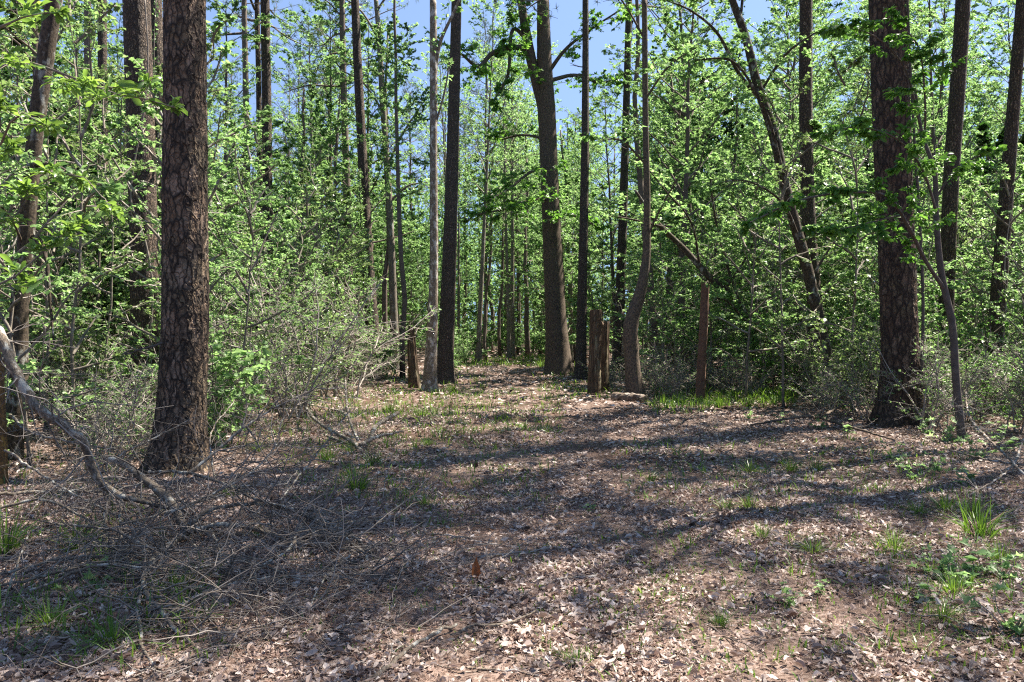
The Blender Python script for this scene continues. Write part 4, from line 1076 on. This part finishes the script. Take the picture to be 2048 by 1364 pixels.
deadwood('fallen_limb', [
    [(-60, 560, 20, 0, 6.2), (11, 693, 21, 0, 6.0), (37, 757, 20, 0, 5.9), (80, 820, 19, 0, 5.85), (138, 858, 18, 0, 5.85), (170, 889, 17, 0, 5.9), (181, 930, 16, 0, 5.95), (212, 974, 15, 0, 6.0), (255, 996, 12, 0, 6.1), (297, 1006, 9, 0, 6.2), (350, 1020, 6, 0, 6.3)],
    [(212, 916, 13, 0, 6.5), (249, 929, 15, 0, 6.4), (292, 964, 16, 0, 6.3), (334, 996, 17, 0, 6.25), (366, 1049, 18, 0, 6.2), (377, 1066, 18, .06)],
    [(377, 1064, 13, .07), (393, 1059, 12, .09), (462, 1050, 11, .12), (531, 1065, 10, .10), (594, 1086, 9, .08), (690, 1099, 7, .06), (760, 1120, 5, .03), (880, 1160, 3, .02)],
    [(377, 1049, 9, .12), (414, 1022, 9, .2), (467, 1009, 8, .24), (557, 1014, 7, .22), (626, 1035, 6, .16), (700, 1067, 5, .1), (750, 1115, 4, .05)],
    [(371, 1070, 11, .05), (329, 1096, 14, .06), (297, 1134, 13, .08), (287, 1170, 11, .08), (313, 1213, 9, .08), (350, 1256, 9, .07), (393, 1298, 8, .04), (419, 1335, 7, .02), (422, 1380, 5, .02)],
    [(290, 1170, 8, .08), (275, 1200, 7, .07), (281, 1250, 7, .06), (287, 1303, 6, .05), (340, 1360, 5, .03)],
    [(403, 1213, 6, .06), (451, 1256, 7, .05), (499, 1282, 6, .04), (563, 1303, 4, .03)],
    [(222, 985, 6, .25), (212, 1020, 7, .15), (225, 1090, 6, .05), (240, 1140, 5, .02)],
    [(-30, 990, 6, .25), (60, 985, 7, .22), (150, 982, 6, .2), (300, 990, 5, .15), (390, 1010, 3, .1)],
     [(297, 945, 6, 0, 6.6), (371, 945, 7, 0, 6.5), (440, 966, 6, 0, 6.4), (504, 995, 5, 0, 6.3), (600, 1018, 4, 0, 6.2), (690, 1030, 3, 0, 6.2)],
     [(371, 950, 6, 0, 6.5), (403, 926, 6, 0, 6.6), (478, 863, 5, 0, 6.8), (531, 826, 4, 0, 7.0), (653, 767, 3, 0, 7.3)],
     [(-10, 1175, 5, .08), (90, 1150, 6, .1), (186, 1128, 6, .12), (244, 1120, 5, .12), (300, 1095, 3, .1)],
     [(680, 1010, 4, .2), (621, 1037, 5, .16), (573, 1102, 5, .12), (515, 1142, 4, .1), (514, 1175, 4, .08), (523, 1240, 3, .05), (547, 1293, 2, .03)],
     [(700, 1110, 4, .1), (655, 1150, 4, .1), (626, 1203, 3, .07), (618, 1240, 3, .05), (632, 1282, 2, .03)],
     [(240, 1010, 6, .2), (243, 1080, 5, .1), (248, 1155, 4, .04)], [(420, 1060, 6, .1), (440, 1110, 5, .06), (420, 1180, 4, .04), (350, 1190, 3, .06)],
     [(330, 1030, 5, .3), (420, 990, 5, .4), (520, 930, 4, .5), (560, 880, 3, .6)], [(130, 1050, 5, .2), (220, 1060, 5, .22), (330, 1110, 4, .15), (420, 1150, 3, .1)],
     [(600, 1023, 4, .2), (655, 1055, 5, .15), (717, 1094, 6, .08), (760, 1190, 5, .04), (834, 1232, 4, .02)]],
    'big lichen-grey fallen limb with a tangle of pale twigs in the left foreground', 'fallen branch', 61, 'bark_limb', 34, .65, .0056, 'twig')
deadwood('fallen_branch', [[(725, 905, 9, .03), (705, 885, 9, .1), (660, 860, 7, .2), (610, 815, 5, .3)], [(740, 880, 9, .1), (755, 850, 8, .2), (795, 826, 8, .3)], [(720, 890, 7, .1), (760, 872, 6, .15), (808, 862, 5, .18)],
    [(715, 880, 6, .12), (698, 835, 5, .3), (692, 790, 4, .5), (690, 750, 3, .7)], [(650, 870, 5, .04), (690, 885, 5, .04), (725, 895, 4, .05)]],
    'dead antler-shaped branch lying in short grass left of the trail', 'fallen branch', 62, 'bark_limb', 6, .3, .004, 'twig')
deadwood('fallen_stick', [[(850, 1152, 7, .03), (880, 1162, 8, .03), (920, 1170, 8, .02), (975, 1166, 8, .02), (1060, 1160, 8, .02), (1130, 1158, 7, .02), (1195, 1154, 6, .02)]],
    'long straight stick lying across the trail behind the upright rust leaf', 'stick', 63, 'bark_pale', 2, .12, .003)
deadwood('fallen_stick', [[(690, 1390, 9, .03), (760, 1345, 9, .05), (830, 1290, 8, .06), (912, 1248, 6, .06)], [(900, 1270, 5, .05), (960, 1248, 6, .06), (1010, 1250, 6, .05), (1040, 1235, 4, .06), (1070, 1220, 3, .07)]],
    'forked dark stick slanting up from the bottom border', 'stick', 64, 'bark_limb', 12, .25, .003, 'twig')
deadwood('fallen_stick', [[(805, 1330, 4, .02), (900, 1336, 5, .02), (1010, 1342, 5, .02), (1120, 1362, 3, .02)]], 'thin straight twig lying along the bottom border', 'stick', 65, 'bark_pale', 1, .1, .002)
deadwood('fallen_stick', [[(848, 1066, 3, .03), (930, 1075, 4, .03), (985, 1088, 3, .02), (1040, 1095, 2, .02)]], 'thin curved stick on the trail above the long straight stick', 'stick', 66, 'bark_pale', 3, .15, .002)
deadwood('fallen_stick', [[(890, 1060, 3, .02), (940, 1052, 3, .03), (990, 1033, 2, .02)]], 'short dark stick on the trail above the thin curved stick', 'stick', 67, 'bark_oak', 2, .12, .002)
deadwood('fallen_stick', [[(1600, 955, 4, .02), (1690, 955, 3, .03), (1760, 945, 2, .05), (1790, 952, 2, .03)]], 'arched dark stick lying in shade right of the trail', 'stick', 68, 'bark_oak', 2, .15, .002)
deadwood('fallen_stick', [[(1360, 850, 3, .05), (1385, 830, 3, .15), (1420, 815, 2, .25)], [(1350, 860, 3, .02), (1362, 835, 2, .15)]], 'small upright twig branch right of the trail', 'stick', 69, 'bark_oak', 6, .2, .002)
deadwood('fallen_branch', [[(1640, 835, 6, .05), (1560, 840, 5, .2), (1500, 850, 4, .1)], [(1640, 835, 6, .1), (1720, 860, 5, .1), (1790, 880, 3, .05)], [(1650, 830, 5, .2), (1700, 800, 4, .3), (1740, 740, 3, .5)]],
    'long dark dead branch arched before the leaning grey tree', 'fallen branch', 70, 'bark_oak', 9, .35, .004, 'twig')
deadwood('brush_pile', [[(2060, 960, 5, .1), (2000, 900, 5, .3), (1950, 850, 4, .4), (1930, 780, 3, .6)], [(2050, 930, 4, .1), (1980, 920, 4, .2), (1900, 900, 3, .2)], [(1958, 1000, 5, .02), (1950, 970, 5, .06), (1930, 945, 4, .1)], [(2048, 880, 4, .2), (1990, 960, 4, .1), (1940, 990, 3, .03)]],
    'tangle of thin dead branches on the right border below the leaning brown pine', 'brush', 71, 'bark_pale', 16, .4, .003)
deadwood('brush_pile', [[(-20, 1020, 6, .2), (80, 1000, 6, .25), (180, 1040, 5, .1)], [(10, 900, 5, .5), (100, 960, 5, .3), (190, 1010, 4, .2), (300, 1060, 3, .1)], [(-10, 1150, 5, .1), (120, 1120, 5, .12), (260, 1110, 4, .1)], [(60, 1060, 4, .2), (30, 1140, 4, .1), (0, 1230, 3, .05)]],
    'heap of thin grey dead twigs below the lichen-spotted tree', 'brush', 72, 'bark_limb', 34, .55, .0033, 'twig')
deadwood('brush_pile', [[(60, 1180, 5, .12), (200, 1130, 5, .2), (340, 1140, 4, .15), (470, 1120, 3, .1)], [(240, 1050, 4, .25), (380, 1010, 4, .3), (520, 960, 3, .4)], [(330, 1230, 4, .1), (450, 1170, 4, .15), (600, 1150, 3, .1)], [(560, 1000, 3, .25), (640, 900, 3, .5), (700, 820, 2, .7)], [(380, 1090, 4, .1), (520, 1130, 4, .12), (650, 1180, 3, .05)]],
    'mat of fine grey twigs spread around the fork of the big fallen limb', 'brush', 73, 'bark_limb', 24, .5, .0026, 'twig')
deadwood('brush_pile', [[(20, 830, 5, .6), (120, 880, 4, .5), (230, 900, 3, .4)], [(150, 960, 4, .2), (260, 900, 4, .5), (380, 840, 3, .7)], [(430, 960, 4, .1), (420, 880, 3, .4), (470, 800, 2, .7)]],
    'bare grey dead twigs standing about the foot of the thick scaly pine', 'brush', 74, 'bark_limb', 26, .5, .0028, 'twig')
# short logs beside the kinked tree
for (x0, y0, x1, y1, w, lab) in ((1222, 800, 1255, 812, 24, 'left of two short grey logs lying beside the kinked tree'), (1250, 800, 1280, 812, 20, 'right of two short grey logs lying beside the kinked tree')):
    a, b = G(x0, y0), G(x1, y1); r = w / 2 / F * a[1] * .85
    a[1] -= .5; b[1] -= .5; a[2] = b[2] = gzf(a[0], a[1]) + r * .85
    b = a + nrm((b - a) * (1, 0, 0) + np.array((0, -.22, 0))) * .62
    rng = np.random.default_rng(int(x0)); mb = MB(); c = (a + b) / 2
    pp = np.linspace(a, b, 9) - c; pp[:, 2] += rng.normal(0, .006, 9)
    mb.tube(pp, r * np.array([.86, 1.0, 1.03, 1, .98, 1, 1.04, 1.0, .88]), 14, 0, True, .05, rng)
    o = mb.build('short_log', M['log'], None, False); o.location = c; tag(o, lab, 'log', 'short logs by the trail')
# loose sticks
rk = np.random.default_rng(23)
for i in range(46):
    px, py = rk.uniform(350, 2000), rk.uniform(840, 1340); q = G(px, py); a = rk.uniform(0, 6.28); L = rk.uniform(.12, .55)
    w = wander((0, 0, .018), (math.cos(a), math.sin(a), 0), L, 6, rk, .14); w[:, 2] = .016 + np.abs(rk.normal(0, .01, 7))
    mb = MB(); mb.tube(w, np.linspace(.007, .003, 7) * rk.uniform(.5, 1.1), 5, 0, True)
    if rk.random() < .6: mb.tube(wander(w[3], side_dir(nrm(w[4] - w[3]), rk, .4, 1, .2), L * .35, 3, rk, .15), [.003, .0025, .002, .0015], 4, 0, True)
    o = mb.build('twig', M[('twig', 'twig_pale', 'twig_dark')[i % 3]]); o.location = (q[0], q[1], gzf(q[0], q[1]))
    auto(o, ('grey', 'pale dry', 'dark')[i % 3] + ' twig', 'twig', 'loose twigs on the forest floor', q[0], q[1])
# pine cones
cone = MB()
for i in range(60):
    t = i / 60; a = i * 2.4; r = .026 * math.sin(math.pi * (.12 + .85 * t)) ** .8
    c = np.array((r * .5 * math.cos(a), r * .5 * math.sin(a), .008 + .07 * t))
    cone.leaves(LW, [c], [(math.cos(a), math.sin(a), .55)], [(0, 0, 1)], [r * .95 + .006])
cone.tube([(0, 0, .005), (0, 0, .04), (0, 0, .078)], [.012, .014, .004], 8)
cme = cone.mesh('pine_cone', M['cone'], False)
for i, (px, py) in enumerate(((1000, 1185), (1045, 1062), (1125, 1064), (955, 935), (1100, 975), (1155, 880), (1250, 905), (1420, 920), (1010, 960), (1065, 1215), (1380, 1060), (1000, 880), (1320, 990))):
    q = G(px, py); o = link('pine_cone', cme); o.location = (q[0], q[1], gzf(q[0], q[1]) + .03); o.rotation_euler = (1.4, .2 * i, i * 1.9); o.scale = (.8,) * 3
    auto(o, 'dark brown pine cone', 'pine cone', 'pine cones on the trail', q[0], q[1])
# upright rust-coloured leaf leaning on the stick
lb = MB(); lb.leaves(outline([(0, 0), (.12, .05), (.2, .3), (.17, .5), (.08, .75), (.03, 1), (-.06, .78), (-.2, .6), (-.24, .3), (-.12, .06)], 1.2, .2), [(0, 0, 0)], [(.04, .12, 1)], [(.3, -1, .1)], [.135])
q = G(950, 1175); o = lb.build('fallen_leaf', M['rust_leaf']); o.location = (q[0], q[1], gzf(q[0], q[1]) + .012)
tag(o, 'single rust-brown leaf standing upright against the long straight stick', 'leaf')

# ------------------------------------------------------------------ labels worded from the neighbours
LAND = [('the lichen-spotted tree', 30, 10), ('the thick scaly pine', 365, 9.1), ('the vine-wrapped dark pine', 290, 14.5), ('the slim straight dark pine', 536, 30), ('the tall knotty slim pine', 745, 29),
        ('the pale slender trunk', 860, 20.2), ('the leaning grey pine', 890, 23.5), ('the big forked oak', 1115, 28.3), ('the rotting posts', 1195, 20), ('the kinked tree', 1270, 18.8), ('the thin red trunk', 1402, 18),
        ('the arching tree', 1510, 20.5), ('the leaning grey tree', 1650, 17), ('the thick ridged pine', 1803, 13.6), ('the leaning brown border pine', 1988, 16.5), ('the big fallen limb', 380, 6.2),
        ('the antler-shaped dead branch', 725, 10.5), ('the upright rust leaf', 950, 5.1), ('the right-hand brush tangle', 1970, 8.8)]
ORD = ['first', 'second', 'third', 'fourth', 'fifth', 'sixth', 'seventh', 'eighth', 'ninth', 'tenth', 'eleventh', 'twelfth']
cells = {}
for o, what, cat, group, x, y in AUTO:
    px = to_px(x, y)
    best = min(LAND, key=lambda l: abs(px - l[1]) / 110 + 3.0 * abs(math.log(y / l[2])))
    dp = px - best[1]
    rel = 'left of' if dp < -70 else 'right of' if dp > 70 else ('behind' if y > best[2] else 'in front of')
    far = ' far' if y > best[2] * 1.6 and rel == 'behind' else ''
    cells.setdefault((what, far + ' ' + rel + ' ' + best[0]), []).append((px, y, o, cat, group))
for (what, where), lst in cells.items():
    lst.sort(key=lambda e: e[0])
    for i, (px, y, o, cat, group) in enumerate(lst):
        if len(lst) == 1: lab = what + where
        elif len(lst) == 2: lab = what + where + (', the left one' if i == 0 else ', the right one')
        elif i == len(lst) - 1: lab = what + where + ', the rightmost'
        elif i == 0: lab = what + where + ', the leftmost'
        else: lab = what + where + ', ' + ORD[min(i, 11)] + ' from left'
        tag(o, ' '.join(lab.split()), cat, group)
